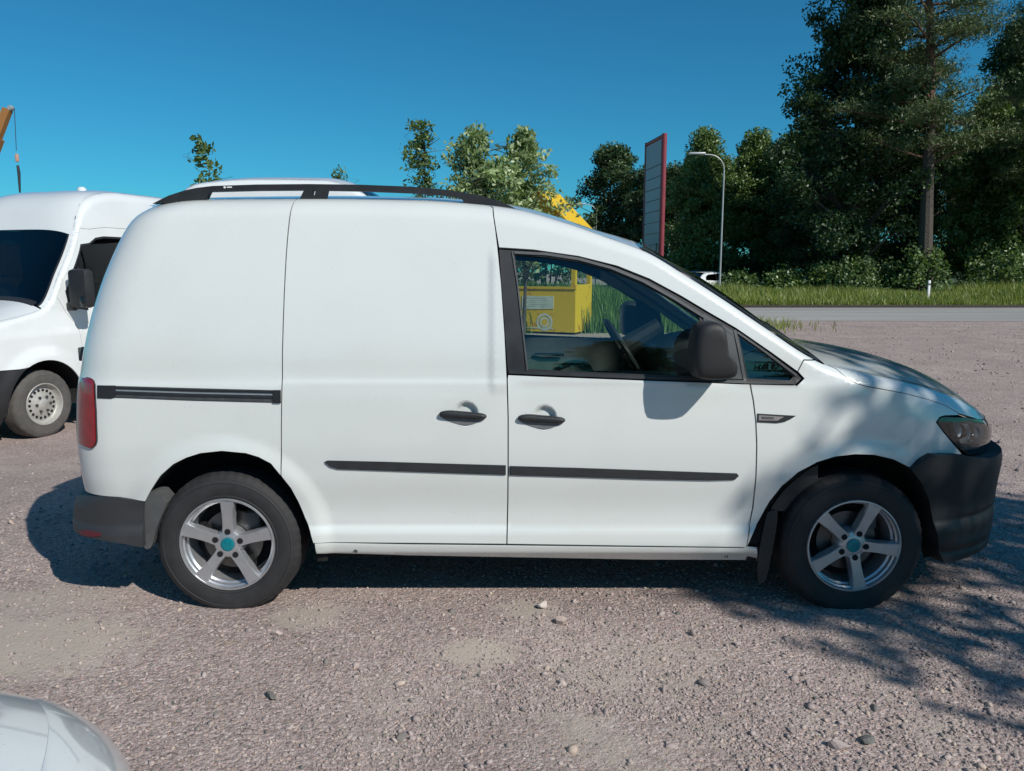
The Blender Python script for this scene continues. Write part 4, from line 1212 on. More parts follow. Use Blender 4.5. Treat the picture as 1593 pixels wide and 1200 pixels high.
def leaves(C, size, rng, elong=1.5, var=None, droop=0.0):
    n = len(C)
    R = rand_rot(rng, n)
    s = size * rng.uniform(.6, 1.3, n)
    a = R[:, :, 0] * (s * elong * .5)[:, None]; b = R[:, :, 1] * (s * .5)[:, None]
    if droop: a[:, 2] -= droop * s
    V = np.stack([C - a, C + b * .9 - a * .1, C + a, C - b * .9 - a * .1], 1).reshape(-1, 3)
    Fc = np.arange(n * 4).reshape(n, 4)
    if var is None: var = np.clip(rng.normal(.5, .25, n), 0, 1)
    return V, Fc, np.repeat(var, 4)

def limbs(b, base, tops, r0, rng, bend=.25):
    for t, r1 in tops:
        a = Vector(base); c = Vector(t)
        mid = a.lerp(c, .5) + Vector((rng.normal() * bend, rng.normal() * bend, .12 * (c - a).length))
        b.tube([a, mid, c], [r1, r1 * .65, r1 * .15], 5, cap=False)

def tree(name, label, loc, H, R, z0, seed, nclump, per, size, lm, bm='bark', trunk_r=.22, clump_r=.9, shape='round', group=None, lean=(0, 0), elong=1.5, inner=.25, limb_frac=.2):
    r = np.random.default_rng(seed)
    root = tag(empty(name, loc), label, 'tree', group)
    b = MB()
    n = 9
    tr = []
    for i in range(n):
        f = i / (n - 1)
        tr.append(Vector((lean[0] * f + .12 * math.sin(f * 5 + seed) * f, lean[1] * f + .12 * math.cos(f * 4 + seed) * f, H * .93 * f - .3 * (1 - f))))
    b.tube(tr, [trunk_r * (1.25 if i == 0 else 1) * (1 - .86 * i / (n - 1)) for i in range(n)], 9)
    C = []
    while len(C) < nclump:
        f = r.random(); ph = r.random() * 2 * math.pi
        if shape == 'round': prof = math.sqrt(max(0, 1 - (2 * f - 1) ** 2)) ** .8
        elif shape == 'tall': prof = min(1, (f * 4) ** .6) * (1 - f ** 2.6) ** .8
        elif shape == 'cone': prof = (1 - f) ** .8 * min(1, (f * 5) ** .5)
        elif shape == 'spire': prof = (.25 + .75 * (1 - f) ** 1.2)
        rad = R * prof * (inner + (1 - inner) * math.sqrt(r.random())) * (.8 + .35 * math.sin(ph * 3 + seed + f * 6))
        z = z0 + (H - z0) * f
        ax = lean[0] * z / H, lean[1] * z / H
        C.append((ax[0] + rad * math.cos(ph), ax[1] + rad * math.sin(ph), z))
    C = np.array(C)
    far = np.argsort(-np.hypot(C[:, 0], C[:, 1]))[:max(8, int(nclump * limb_frac))]
    for k in far:
        c = C[k]
        zb = max(z0 * .7, c[2] - (.5 if H > 6 else .12) - .6 * math.hypot(c[0], c[1]))
        f = min(.95, zb / (H * .93)); i = f * (n - 1); a = tr[int(i)].lerp(tr[min(n - 1, int(i) + 1)], i - int(i))
        limbs(b, a, [(c, trunk_r * .34 * (1 - .6 * f))], 0, r)
    b.build('trunk', M[bm], root)
    L, var = [], []
    for c in C:
        k = int(per * r.uniform(.6, 1.4))
        cr = clump_r * r.uniform(.6, 1.3)
        d = r.normal(size=(k, 3)); d /= np.linalg.norm(d, axis=1)[:, None]
        d *= (r.random(k) ** .45)[:, None] * cr
        d[:, 2] *= .7
        L.append(c + d); var.append(np.clip(r.normal(.5, .16) + r.normal(0, .16, k), 0, 1))
    V, Fc, vv = leaves(np.vstack(L), size, r, elong, np.concatenate(var))
    mesh('crown', V, Fc, M[lm], root, smooth=False, col=vv)
    return root

def pine(label, loc, H, seed, trunk_r=.3, z0=7, R=4.2, nb=34, side=None, group=None, lean=0.0):
    r = np.random.default_rng(seed)
    root = tag(empty('pine_tree', loc), label, 'tree', group)
    b = MB()
    n = 12
    tr = [Vector((lean * H * i / (n - 1) + .12 * math.sin(i * .5 + seed) * i / n, .2 * math.cos(i * .6) * i / n, H * i / (n - 1) - .3)) for i in range(n)]
    low = 5
    b.tube(tr[:low + 1], [trunk_r * (1.2 if i == 0 else 1) * (1 - .07 * i) for i in range(low + 1)], 10, cap=False)
    t = b.build('trunk', M['bark'], root)
    b2 = MB(); b2.tube(tr[low:], [trunk_r * (1 - .07 * (i + low)) * (1 if i < 4 else .7) for i in range(n - low)], 9)
    b3 = MB()
    P, var = [], []
    for k in range(nb):
        f = k / nb
        z = z0 + (H - z0) * f ** .9
        ph = r.random() * 2 * math.pi if side is None else side + r.normal(0, 1.5)
        ln = R * (1.0 - .6 * f) * r.uniform(.45, 1.1)
        i = (z + .3) / H * (n - 1); a = tr[int(min(i, n - 2))].lerp(tr[int(min(i, n - 2)) + 1], i - int(i))
        c = a + Vector((math.cos(ph) * ln, math.sin(ph) * ln, r.uniform(-.4, .7) + .15 * ln))
        mid = a.lerp(c, .5) + Vector((0, 0, r.uniform(-.1, .45)))
        b3.tube([a, mid, c], [.075, .05, .015], 5, cap=False)
        for q in range(int(6 + ln * 3.2)):
            g = r.random() ** .6
            s = a.lerp(mid, g * 2) if g < .5 else mid.lerp(c, g * 2 - 1)
            if g < .3: continue
            s = s + Vector((r.normal() * .45, r.normal() * .45, r.normal() * .16 + .1))
            m = 84
            d = r.normal(size=(m, 3)) * np.array([.36, .36, .13])
            P.append(np.array(s) + d); var.append(np.clip(r.normal(.5, .18) + r.normal(0, .15, m), 0, 1))
    b2.build('upper_trunk', M['pine_bark'], root)
    b3.build('branch', M['pine_bark'], root)['kind'] = 'stuff'
    V, Fc, vv = leaves(np.vstack(P), .04, r, 5.5, np.concatenate(var))
    mesh('crown', V, Fc, M['needle'], root, smooth=False, col=vv)
    return root

def at(px, y):                        # foot of something seen at photo column px, standing at depth y
    d = (y - CAM.y) * math.cos(PITCH) + CAM.z * math.sin(PITCH)
    return ((px - CX) / F_PX * d + CAM.x, y)

def relabel(src, label, px, y, s=1.0, rz=0.0, group=None, z=0.15):
    c = copy_tree(src); a = at(px, y)
    c.location = (a[0], a[1], float(vz(*a)) - .02); c.rotation_euler = (0, 0, rz); c.scale = (s, s, s * random.uniform(.95, 1.08))
    tag(c, label)
    if group: c['group'] = group
    return c

random.seed(4)
GW = 'trees of the wood beyond the road'
p = at(1318, 38)
big = tree('aspen_tree', 'tall dark broadleaf tree left of the pine, its top beyond the frame', (p[0], p[1], .2), 17.5, 3.9, 1.2, 21, 260, 280, .135, 'leaf_dark', trunk_r=.26, clump_r=.95, shape='tall', group=GW, inner=.15)
p = at(1432, 35)
pine('tall pine with bare orange upper trunk, standing beyond the verge', (p[0] + .2, p[1], .2), 19, 31, trunk_r=.36, z0=6.2, R=4.6, nb=66, group=GW, lean=-.06)
p = at(1640, 36)
pine('dark pine reaching into the right edge of the picture', (p[0], p[1], .2), 18, 35, trunk_r=.3, z0=5.0, R=4.6, nb=60, group=GW)
p = at(1088, 47)
mid = tree('birch_tree', 'mid-green leafy tree directly behind the street lamp and the pylon sign', (p[0], p[1], float(vz(*p))), 9.8, 2.6, .5, 41, 160, 240, .125, 'leaf_mid', trunk_r=.16, clump_r=.8, shape='tall', group=GW)
p = at(948, 66)
rnd = tree('lime_tree', 'round dark green tree standing alone left of the pylon sign', (p[0], p[1], float(vz(*p))), 11.8, 3.4, 1.0, 51, 150, 220, .165, 'leaf_dark', trunk_r=.22, clump_r=1.0, shape='round', group=GW)
relabel(mid, 'leafy tree just right of the tall street lamp', 1168, 49, 1.02, 1.3)
relabel(mid, 'leafy tree between the street lamp and the tall dark broadleaf tree', 1222, 47, .98, 2.6)
relabel(rnd, 'low dark tree between the round tree and the pylon sign', 1008, 62, .82, .8)
relabel(rnd, 'dark rounded tree behind the windscreen pillar, beneath the pylon sign', 1050, 58, .8, 2.2)
relabel(big, 'dark tree filling the gap left of the tall broadleaf tree', 1262, 43, .62, 1.9)
relabel(big, 'dark tree behind the pine trunk', 1405, 46, .82, 2.9)
relabel(mid, 'light green tree right of the pine trunk', 1520, 42, 1.0, .5)
relabel(mid, 'light green tree near the right edge, under the dark pine', 1585, 40, .95, 3.5)
relabel(big, 'dark tree behind the light green trees at the right edge', 1545, 52, .95, 4.2)
for i, (px, y, s) in enumerate(((1120, 62, .8), (1200, 60, .85), (1290, 58, .95), (1360, 56, 1.0), (1470, 60, 1.0), (1610, 58, 1.0), (1700, 50, 1.0), (1800, 46, 1.0))):
    relabel(rnd, 'dark tree deep in the wood behind the front row of trees', px, y, s, i * 1.1, group='dark trees deep in the wood')
for i, (px, y, s) in enumerate(((-500, 120, .9), (-250, 130, .9), (0, 125, .85), (260, 130, .9), (520, 135, .9), (720, 120, .8))):
    relabel(rnd, 'far tree hidden behind the parked vans', px, y, s, i * 1.7, group='far trees hidden behind the vans')

# bushes in front of the wood
def bush(label, px, y, H, R, seed, n=46, per=60, size=.13, lm='bush'):
    r = np.random.default_rng(seed)
    a = at(px, y); root = tag(empty('bush', (a[0], a[1], float(vz(a[0], a[1])))), label, 'bush', 'bushes along the edge of the wood')
    b = MB(); L, var = [], []
    for k in range(n):
        ph = r.random() * 6.283; f = r.random(); rad = R * math.sqrt(r.random()) * (1 - .55 * f)
        c = np.array((rad * math.cos(ph), rad * math.sin(ph), .15 + H * f * r.uniform(.75, 1.05)))
        if k % 3 == 0: b.tube([(c[0] * .2, c[1] * .2, -.1), (c[0] * .6, c[1] * .6, c[2] * .6), tuple(c)], [.03, .02, .006], 4, cap=False)
        m = int(per * r.uniform(.5, 1.3)); d = r.normal(size=(m, 3)) * .2
        L.append(c + d); var.append(np.clip(r.normal(.5, .2) + r.normal(0, .15, m), 0, 1))
    st = b.build('stems', M['bark'], root); st['kind'] = 'stuff'
    V, Fc, vv = leaves(np.vstack(L), size, r, 1.3, np.concatenate(var))
    mesh('foliage', V, Fc, M[lm], root, smooth=False, col=vv)
    return root
bush('leafy bush at the wood edge left of the white marker post', 1330, 35.5, 1.5, 1.3, 61)
b2_ = bush('pale green bush just behind the white marker post', 1432, 34.6, 1.9, 1.35, 62)
bush('low bush at the wood edge between the two larger bushes', 1388, 36, 1.2, .9, 63)
bush('spreading bush at the wood edge near the right side', 1545, 36, 2.0, 2.0, 64, n=60)
bush('dark low bush at the foot of the tall street lamp', 1150, 38.5, 1.1, 1.0, 65, lm='leaf_mid')
bush('small bush at the wood edge, right of the street lamp', 1215, 37.5, .9, 1.2, 66, lm='leaf_mid')
bush('dark bush at the wood edge below the tall broadleaf tree', 1275, 37, 1.2, 1.4, 67, lm='leaf_mid')
bush('leafy bush behind the yellow booth', 850, 21, 2.6, 1.6, 68, n=60, size=.11)

# young trees rising behind the vans
def sapling(label, px, top, y, R, seed, n, per, lm='leaf_mid', size=.085, z0=1.6, shape='spire', clump=.28):
    tp = pp(px, top, y); a = at(px, y)
    return tree('sapling', label, (tp.x, y, float(G(tp.x, y))), tp.z - float(G(tp.x, y)), R, z0, seed, n, per, size, lm, trunk_r=.045, clump_r=clump, shape=shape, group='young trees behind the vans', elong=2.1, inner=.1, limb_frac=.85)
sapling('thin young tree with drooping leaves above the rear of the roof rail', 318, 222, 12.0, .62, 71, 64, 10, size=.075, lm='leaf_mid', clump=.17)
sapling('tip of a sparse young tree behind the middle of the roof rail', 524, 257, 13.0, .45, 72, 40, 14, size=.042, clump=.17)
sapling('slender young tree left of the dense one, behind the roof rail', 652, 190, 12.5, .75, 73, 110, 20, size=.05, clump=.18)
sapling('left stem of the dense pale young tree behind the roof rail', 735, 202, 12.5, 1.0, 74, 150, 28, 'leaf_grey', size=.06, clump=.24)
sapling('right stem of the dense pale young tree, overlapping the yellow gable', 815, 206, 12.8, .95, 75, 140, 30, 'leaf_grey', size=.06, clump=.25, shape='tall')
sapling('low part of the dense young tree between its two stems', 775, 246, 12.3, 1.0, 76, 110, 30, 'leaf_grey', size=.06, clump=.26, shape='tall')
# ------------------------------------------------------------------ other vehicles
def white_panel_van():
    YC = .98
    org = np.array((0, YC, 0))
    root = empty('panel_van')
    base = Spl([(.15, .12), (.3, .05), (.45, .014), (.7, .0), (1.02, .0), (1.12, .012), (1.35, .03), (1.8, .075), (2.1, .125), (2.35, .17), (2.7, .24)])
    zt = Spl([(-4.85, 2.36), (-4.6, 2.52), (-3, 2.58), (-1.45, 2.58), (-1.12, 2.54), (-.90, 2.45), (-.74, 2.28), (-.62, 2.05), (-.36, 1.66), (-.10, 1.31), (.12, 1.25), (.6, 1.16), (.86, 1.03), (.96, .9), (1.02, .76)])
    Rz = Spl([(-5, .11), (-1.2, .11), (-.8, .08), (-.6, .05), (.1, .05), (.6, .09), (1, .1)])
    S = Shell(YC, base, zt, Rz, Rz, xf=Spl([(.15, .95), (.3, 1.04), (.6, 1.07), (.8, 1.06), (.95, 1.03), (1.15, .97), (1.4, .9), (2.7, .7)]), x0f=.35, nf=3.2, xr=Spl([(.1, -4.87), (2.7, -4.87)]), rr=.1, Br=.06,
              crown=Spl([(-4.8, .03), (-1.6, .03), (-1.0, .045), (-.67, .07), (-.45, .08), (.05, .09), (.25, .08), (.9, .09), (1.05, .03)]), step=.035, cexp=4.5,
              bumps=(lambda x, z: -.03 * sstep((.60 - np.hypot(x, z - .35)) / .14) * np.where(z > .3, 1, 0), lambda x, z: .012 * sstep((.03 - np.abs(z - (1.08 + .06 * x))) / .03) * sstep((-x - .5) / .2)))
    def arc(cx, R, a0, a1, n=16): return [(cx + R * math.cos(a), .35 + R * math.sin(a)) for a in np.radians(np.linspace(a0, a1, n))]
    apil = [(x, float(zt(x)) - .075) for x in np.linspace(-.25, -.70, 12)]
    door = [(-.50, .5), (-.48, .85), (-.46, 1.06), (-.42, 1.14), (-.33, 1.25)] + apil + [(-.82, 2.13), (-.95, 2.15), (-1.05, 2.16), (-1.58, 2.16), (-1.62, 2.12), (-1.62, .5)]
    win = [(-.38, 1.44), (-.46, 1.33), (-.62, 1.30), (-1.48, 1.24), (-1.53, 1.30), (-1.53, 1.98), (-1.46, 2.06), (-1.0, 2.06), (-.88, 2.04), (-.78, 1.98)] + [(x, float(zt(x)) - .165) for x in np.linspace(-.66, -.43, 8)]
    outer = S.top_line(-4.84, .985, 160) + [(float(S.xf(z)) - .004, z) for z in np.linspace(.82, .76, 4)] + [(.30, .735)] + arc(0, .44, 62, 180) + [(-.45, .46), (-3.2, .46)] + arc(-3.665, .44, 10, 170) + [(-4.80, .46)] + [(-4.868, z) for z in np.linspace(.5, 2.3, 8)]
    for far in (False, True):
        S.panel('body_side', outer, M['white2'], root, org, far=far, gap=0, holes=(door,))
        d = S.panel('front_door', door, M['white2'], root, org, far=far, gap=.004, holes=(win,))
        S.panel('window_frame', [tuple(q) for q in inset_poly(win, -.004)], M['black'], d, org, far=far, gap=0, off=-.006, flange=0, holes=([tuple(q) for q in inset_poly(win, .022)],))
        S.panel('door_window', win, M['dark_glass'], d, org, far=far, gap=.004, off=-.01, flange=0)
        bmp = arc(0, .445, 62, -8, 12) + [(.47, .2), (.7, .16)] + [(float(S.xf(z)) - .004, z) for z in np.linspace(.2, .755, 10)] + [(.30, .73)]
        S.panel('front_bumper', bmp, M['bumper'], root, org, far=far, gap=.003, off=.012, flange=.03)
        S.panel('side_cladding', [(-.455, .50), (-.60, .64), (-1.3, .66), (-1.3, .48), (-.46, .44)], M['bumper'], root, org, far=far, gap=0, off=.02, flange=.03)
        hl = S.panel('headlamp', [(.56, .80), (.60, 1.0), (.70, 1.09), (.84, .98), (float(S.xf(.85)) - .02, .85), (float(S.xf(.72)) - .02, .72), (.8, .70)], M['grey_plastic'], root, org, far=far, gap=0, off=.004, flange=.02)
        S.panel('lens', [(.58, .81), (.62, .99), (.70, 1.07), (.83, .97), (float(S.xf(.85)) - .03, .85), (float(S.xf(.72)) - .03, .73), (.8, .71)], M['chrome'], hl, org, far=far, gap=0, off=.01, flange=.004)
        S.panel('mirror_triangle', [(-.36, 1.47), (-.38, 1.30), (-.62, 1.26), (-.58, 1.74)], M['black'], d, org, far=far, gap=0, off=.003, flange=.006)
        sgn = 1 if far else -1
        mr = MB().box((-.45, min(sgn * 1.02, sgn * 1.26), 1.30), (-.31, max(sgn * 1.02, sgn * 1.26), 1.70), bev=.045).build('door_mirror', M['bumper'], root)
        MB().box((-.40, min(sgn * .95, sgn * 1.06), 1.27), (-.34, max(sgn * .95, sgn * 1.06), 1.36), bev=.02).build('mirror_arm', M['black'], mr)
        MB().box((-.462, min(sgn * 1.05, sgn * 1.23), 1.35), (-.452, max(sgn * 1.05, sgn * 1.22), 1.64)).build('mirror_glass', M['chrome'], mr)
        MB().box((-.36, min(sgn * 1.18, sgn * 1.265), 1.31), (-.30, max(sgn * 1.17, sgn * 1.245), 1.42), bev=.012).build('mirror_indicator', M['clear'], mr)
        for wx in (0, -3.665):
            V, Fc = [], []
            for k in range(25):
                a = math.radians(-10 + 200 * k / 24)
                for y in (.03, .4): V.append((wx + .47 * math.cos(a), sgn * (YC - y), .35 + .47 * math.sin(a)))
                V.append((wx, sgn * (YC - .4), .35))
            for k in range(24):
                for j in range(2): Fc.append((k * 3 + j, (k + 1) * 3 + j, (k + 1) * 3 + j + 1, k * 3 + j + 1))
            mesh('wheel_arch_liner', V, Fc, M['liner'], root)
            steel_wheel(root, (wx, sgn * (YC - .03), .338), math.pi if far else 0)
    S.top('roof', -4.84, -.62, 40, M['white2'], root, org)
    S.top('windscreen', -.62, -.09, 16, M['dark_glass'], root, org, s0=-.955, s1=.955, off=.004)
    for a, b in ((-1, -.95), (.95, 1)):
        S.top('windscreen_pillar', -.62, -.09, 16, M['white2'], root, org, s0=a, s1=b, ns=5, off=.002)
    for a, b in ((-.96, -.935), (.935, .96)):
        S.top('windscreen_seal', -.62, -.09, 16, M['black'], root, org, s0=a, s1=b, ns=3, off=.007)
    S.top('bonnet', -.07, .985, 14, M['white2'], root, org)
    S.top('wiper_cowl', -.13, -.06, 4, M['black'], root, org, s0=-.9, s1=.9, off=.006)
    S.end('grille', .22, .80, 12, True, M['black'], root, org)
    S.end('rear_door', .46, 2.34, 16, False, M['white2'], root, org)
    MB().box((-4.8, -.8, .30), (.9, .8, .42)).build('underbody', M['dark'], root, smooth=False)
    # cab interior
    MB().box((-.50, -.85, .9), (-.13, .85, 1.22), bev=.06).build('dashboard', M['dash'], root)
    for yy in (-.45, .45):
        s = MB().box((-1.25, yy - .25, .75), (-.75, yy + .25, .95), bev=.05).build('seat', M['fabric'], root)
        MB().box((-1.32, yy - .24, .9), (-1.18, yy + .24, 1.55), bev=.05).build('backrest', M['fabric'], s)
        MB().box((-1.31, yy - .13, 1.58), (-1.22, yy + .13, 1.78), bev=.04).build('headrest', M['fabric'], s)
    MB().box((-1.5, -.9, .5), (-1.46, .9, 2.2)).build('bulkhead', M['dash'], root)
    C0 = Vector((-.56, .45, 1.25)); Rm = Matrix.Rotation(math.radians(-40), 4, 'Y')
    MB().tube([C0 + Rm @ Vector((0, .2 * math.cos(a), .2 * math.sin(a))) for a in np.linspace(0, 6.2832, 25)], .017, 6, cap=False).tube([C0, C0 + Rm @ Vector((.25, 0, 0))], .05, 8).build('steering_wheel', M['dash'], root)
    MB().lathe([(0, .02), (.03, .018), (.05, .0), (.05, -.03)], 16, axis='z', c=(-1.3, .3, 2.62)).build('roof_vent', M['white2'], root)
    return root

vanL = white_panel_van()
tag(vanL, 'white high-roof panel van at the left edge, black mirror and steel wheel', 'van')
f = Vector((-.297, -.955)); ang = math.atan2(f.y, f.x)
wheel = pp(72, 640, 4.62)                                  # its visible front wheel
left = Vector((-math.sin(ang), math.cos(ang)))             # van's own left side, which faces us
o2 = Vector((wheel.x, 4.62)) - left * .95
vanL.location = (o2.x, o2.y, -.24); vanL.rotation_euler = (0, 0, ang)

def box_car(name, lab, L=4.1, H=1.46, W=1.74, mat='white2', step=.06, van=False, nose=None, fine=False):
    YC = W / 2
    org = np.array((0, YC, 0))
    root = empty(name)
    base = Spl([(.1, .13), (.22, .05), (.35, .01), (.55, .0), (.8, .008), (.9, .02), (1.1, .09), (1.45, .21), (2.5, .34)])
    k, h = L / 4.1, H / 1.46
    if not van:
        ztp = [(-1.99, .92), (-1.92, 1.06), (-1.72, 1.24), (-1.45, 1.365), (-1.0, 1.43), (-.3, 1.455), (.15, 1.41), (.45, 1.29), (.95, 1.0), (1.1, .945), (1.5, .90), (1.8, .81), (1.95, .71), (2.02, .62)]
        a0, a1 = .3, .98
    else:
        ztp = [(-1.99, 1.28), (-1.93, 1.37), (-1.6, 1.435), (-1.0, 1.455), (-.2, 1.45), (.1, 1.42), (.4, 1.33), (.7, 1.17), (1.05, .93), (1.3, .83), (1.7, .74), (1.95, .64), (2.02, .55)]
        a0, a1 = .2, 1.08
    zt = Spl([(x * k, z * h) for x, z in ztp])
    Rz = Spl([(-2.1 * k, .1), (0, .1), (.6 * k, .06), (1.3 * k, .08), (2 * k, .1)])
    S = Shell(YC, base, zt, Rz, Rz, xf=Spl([(.1, 1.93 * k), (.3, 2.04 * k), (.55, 2.06 * k), (.7, 2.04 * k), (.85, 1.98 * k), (2.4, 1.5 * k)]), x0f=.95 * k, nf=2.15,
              xr=Spl([(.1, -1.93 * k), (.4, -2.02 * k), (.8, -2.01 * k), (1.2 * h, -2.0 * k), (2.4, -1.98 * k)]), rr=.28, Br=.2,
              crown=Spl([(-2 * k, .03), (-1 * k, .05), (.2 * k, .06), (.6 * k, .11), (1.0 * k, .09), (1.5 * k, .07), (2.05 * k, .02)]), step=step)
    ax = 1.275 * k
    def arc(cx, R, a0, a1, n=12): return [(cx + R * math.cos(a), .30 + R * math.sin(a)) for a in np.radians(np.linspace(a0, a1, n))]
    win = [(-1.5 * k, 1.02 * h), (-1.45 * k, 1.2 * h), (-1.2 * k, 1.32 * h), (-.4 * k, 1.365 * h), (.1 * k, 1.33 * h), (.4 * k, 1.2 * h), (.72 * k, 1.0 * h), (.7 * k, .96 * h)] if not van else \
        [(-.2 * k, .95 * h), (-.2 * k, 1.30 * h), (.15 * k, 1.29 * h), (.5 * k, 1.14 * h), (.8 * k, .95 * h)]
    pil = [[(-.52 * k, .9 * h), (-.52 * k, 1.45 * h), (-.46 * k, 1.45 * h), (-.46 * k, .9 * h)]] if not van else []
    outer = S.top_line(-1.96 * k, 1.985 * k, 260 if fine else 40) + [(float(S.xf(z)) - .004, z) for z in np.linspace(.58, .22, 8)] + [(ax + .36, .2)] + arc(ax, .36, -10, 190) + [(-ax + .36, .2)] + arc(-ax, .36, -10, 190) + [(-1.88 * k, .2)] + [(float(S.xr(z)) + .003, z) for z in np.linspace(.25, .88 * h if not van else 1.2 * h, 10)]
    for far in (False, True):
        sgn = 1 if far else -1
        S.panel('body_side', outer, M[mat], root, org, far=far, gap=0, holes=(win,), flange=.01)
        S.panel('side_window', win, M['dark_glass'], root, org, far=far, gap=0, off=-.006, flange=0)
        for q in pil: S.panel('pillar', q, M['black'], root, org, far=far, gap=0, off=.001, flange=.005)
        hl = S.panel('headlamp', [(1.66 * k, .54), (1.62 * k, .60), (1.78 * k, .64), (float(S.xf(.62)) - .03, .60), (float(S.xf(.5)) - .03, .50), (1.85 * k, .49)], M['chrome'], root, org, far=far, gap=0, off=.004, flange=.01)
        S.panel('tail_lamp', [(float(S.xr(.8)) + .01, .78), (float(S.xr(.9)) + .01, .93), (-1.8 * k, .93), (-1.82 * k, .78)], M['red_lens'], root, org, far=far, gap=0, off=.006, flange=.01)
        MB().box((.58 * k, min(sgn * (YC - .04), sgn * (YC + .15)), .96 * h), (.70 * k, max(sgn * (YC - .04), sgn * (YC + .15)), 1.09 * h), bev=.03).build('door_mirror', M[mat], root)
        for wx in (ax, -ax):
            steel_wheel(root, (wx, sgn * (YC - .02), .300), math.pi if far else 0, R=.31, r0=.20, holes=8, seg=36, mat='alloy', tyre='tyre')
            V, Fc = [], []
            for q in range(17):
                a = math.radians(-5 + 190 * q / 16)
                for y in (.04, .3): V.append((wx + .375 * math.cos(a), sgn * (YC - y), .3 + .375 * math.sin(a)))
                V.append((wx, sgn * (YC - .3), .3))
            for q in range(16):
                for j in range(2): Fc.append((q * 3 + j, (q + 1) * 3 + j, (q + 1) * 3 + j + 1, q * 3 + j + 1))
            mesh('wheel_arch_liner', V, Fc, M['liner'], root)
    S.top('roof', -1.96 * k, a0 * k, 24, M[mat], root, org) if van else S.top('roof', -1.3 * k, a0 * k, 20, M[mat], root, org)
    if not van: S.top('rear_window', -1.96 * k, -1.3 * k, 10, M['dark_glass'], root, org)
    S.top('windscreen', a0 * k, a1 * k, 14, M['dark_glass'], root, org, off=.002)
    S.top('bonnet', a1 * k, 1.985 * k, 70 if fine else 18, M[mat], root, org)
    S.end('grille', .25, .58, 8, True, M['black'] if not fine else M[mat], root, org)
    S.end('tailgate', .25, .88 * h if not van else 1.2 * h, 12, False, M[mat], root, org)
    MB().box((-1.85 * k, -.5, .18), (1.85 * k, .5, .30)).box((-.85 * k, -YC + .1, .18), (.85 * k, YC - .1, .30)).build('underbody', M['dark'], root, smooth=False)
    MB().box((.75 * k, -.7, .55), (1.05 * k, .7, .9 * h), bev=.05).build('dashboard', M['dash'], root)
    for yy in (-.36, .36):
        s = MB().box((-.35, yy - .24, .3), (.2, yy + .24, .52), bev=.05).build('seat', M['fabric'], root)
        MB().box((-.48, yy - .23, .48), (-.32, yy + .23, 1.12), bev=.05).build('backrest', M['fabric'], s)
    if lab: tag(root, lab, 'van' if van else 'car')
    return root

# white car whose front corner shows at the lower left
near = box_car('parked_car', 'white car beside the viewer, only its front corner showing at lower left', fine=True, step=.014)
near.location = (-1.285, -3.875, .02); near.rotation_euler = (0, 0, math.pi / 2)

# short high van hidden behind the delivery van: its roof shows through the roof rails
hv = box_car('compact_van', 'white van behind the delivery van, its roof showing through the roof rails', L=3.8, H=2.66, W=1.7, van=True, step=.07)
hv.location = (-2.05, 6.1, -.2)

# distant cars beyond the verge
far_car = box_car('parked_car', 'white car parked farther left among the distant cars, by the windscreen pillar', step=.12)
a = at(1070, 42.5); far_car.location = (a[0], a[1], float(vz(*a))); far_car.rotation_euler = (0, 0, math.radians(160)); far_car['group'] = 'distant parked cars'
c2 = copy_tree(far_car); a = at(1104, 40.2); c2.location = (a[0], a[1], float(vz(*a))); c2.rotation_euler = (0, 0, math.radians(40))
tag(c2, 'white hatchback parked right beside the street lamp in the distance')
c3 = copy_tree(far_car); a = at(1020, 46); c3.location = (a[0], a[1], float(vz(*a))); c3.rotation_euler = (0, 0, math.radians(150))
tag(c3, 'distant white car hidden behind the windscreen pillar')
# car just outside the right edge: only its shadow falls into the picture
c4 = copy_tree(far_car); c4.location = (12.1, 10.0, 0); c4.rotation_euler = (0, 0, math.radians(95)); del c4['group']
tag(c4, 'white car just outside the right edge, its shadow reaching into view')

# ------------------------------------------------------------------ yellow booth with a gable roof
def rust_mat():
    m, n, l, p = new_mat('weathered_yellow_paint')
    tc = n.new('ShaderNodeTexCoord')
    t = n.new('ShaderNodeTexNoise'); t.inputs['Scale'].default_value = 3.2; t.inputs['Detail'].default_value = 9; t.inputs['Roughness'].default_value = .68
    l.new(tc.outputs['Object'], t.inputs['Vector'])
    r = ramp(n, [(.0, (.62, .40, .012)), (.56, (.66, .42, .012)), (.63, (.48, .24, .02)), (.70, (.14, .055, .02)), (1.0, (.08, .035, .015))])
    l.new(t.outputs[0], r.inputs[0]); l.new(r.outputs[0], p.inputs['Base Color']); p.inputs['Roughness'].default_value = .6
    return m
M['yellow'] = rust_mat()
M['galv2'] = simple('faded_print', (.4, .42, .4), .8)
M['paper'] = simple('notice_board_white', (.52, .54, .47), .8, noise=(7, .3))
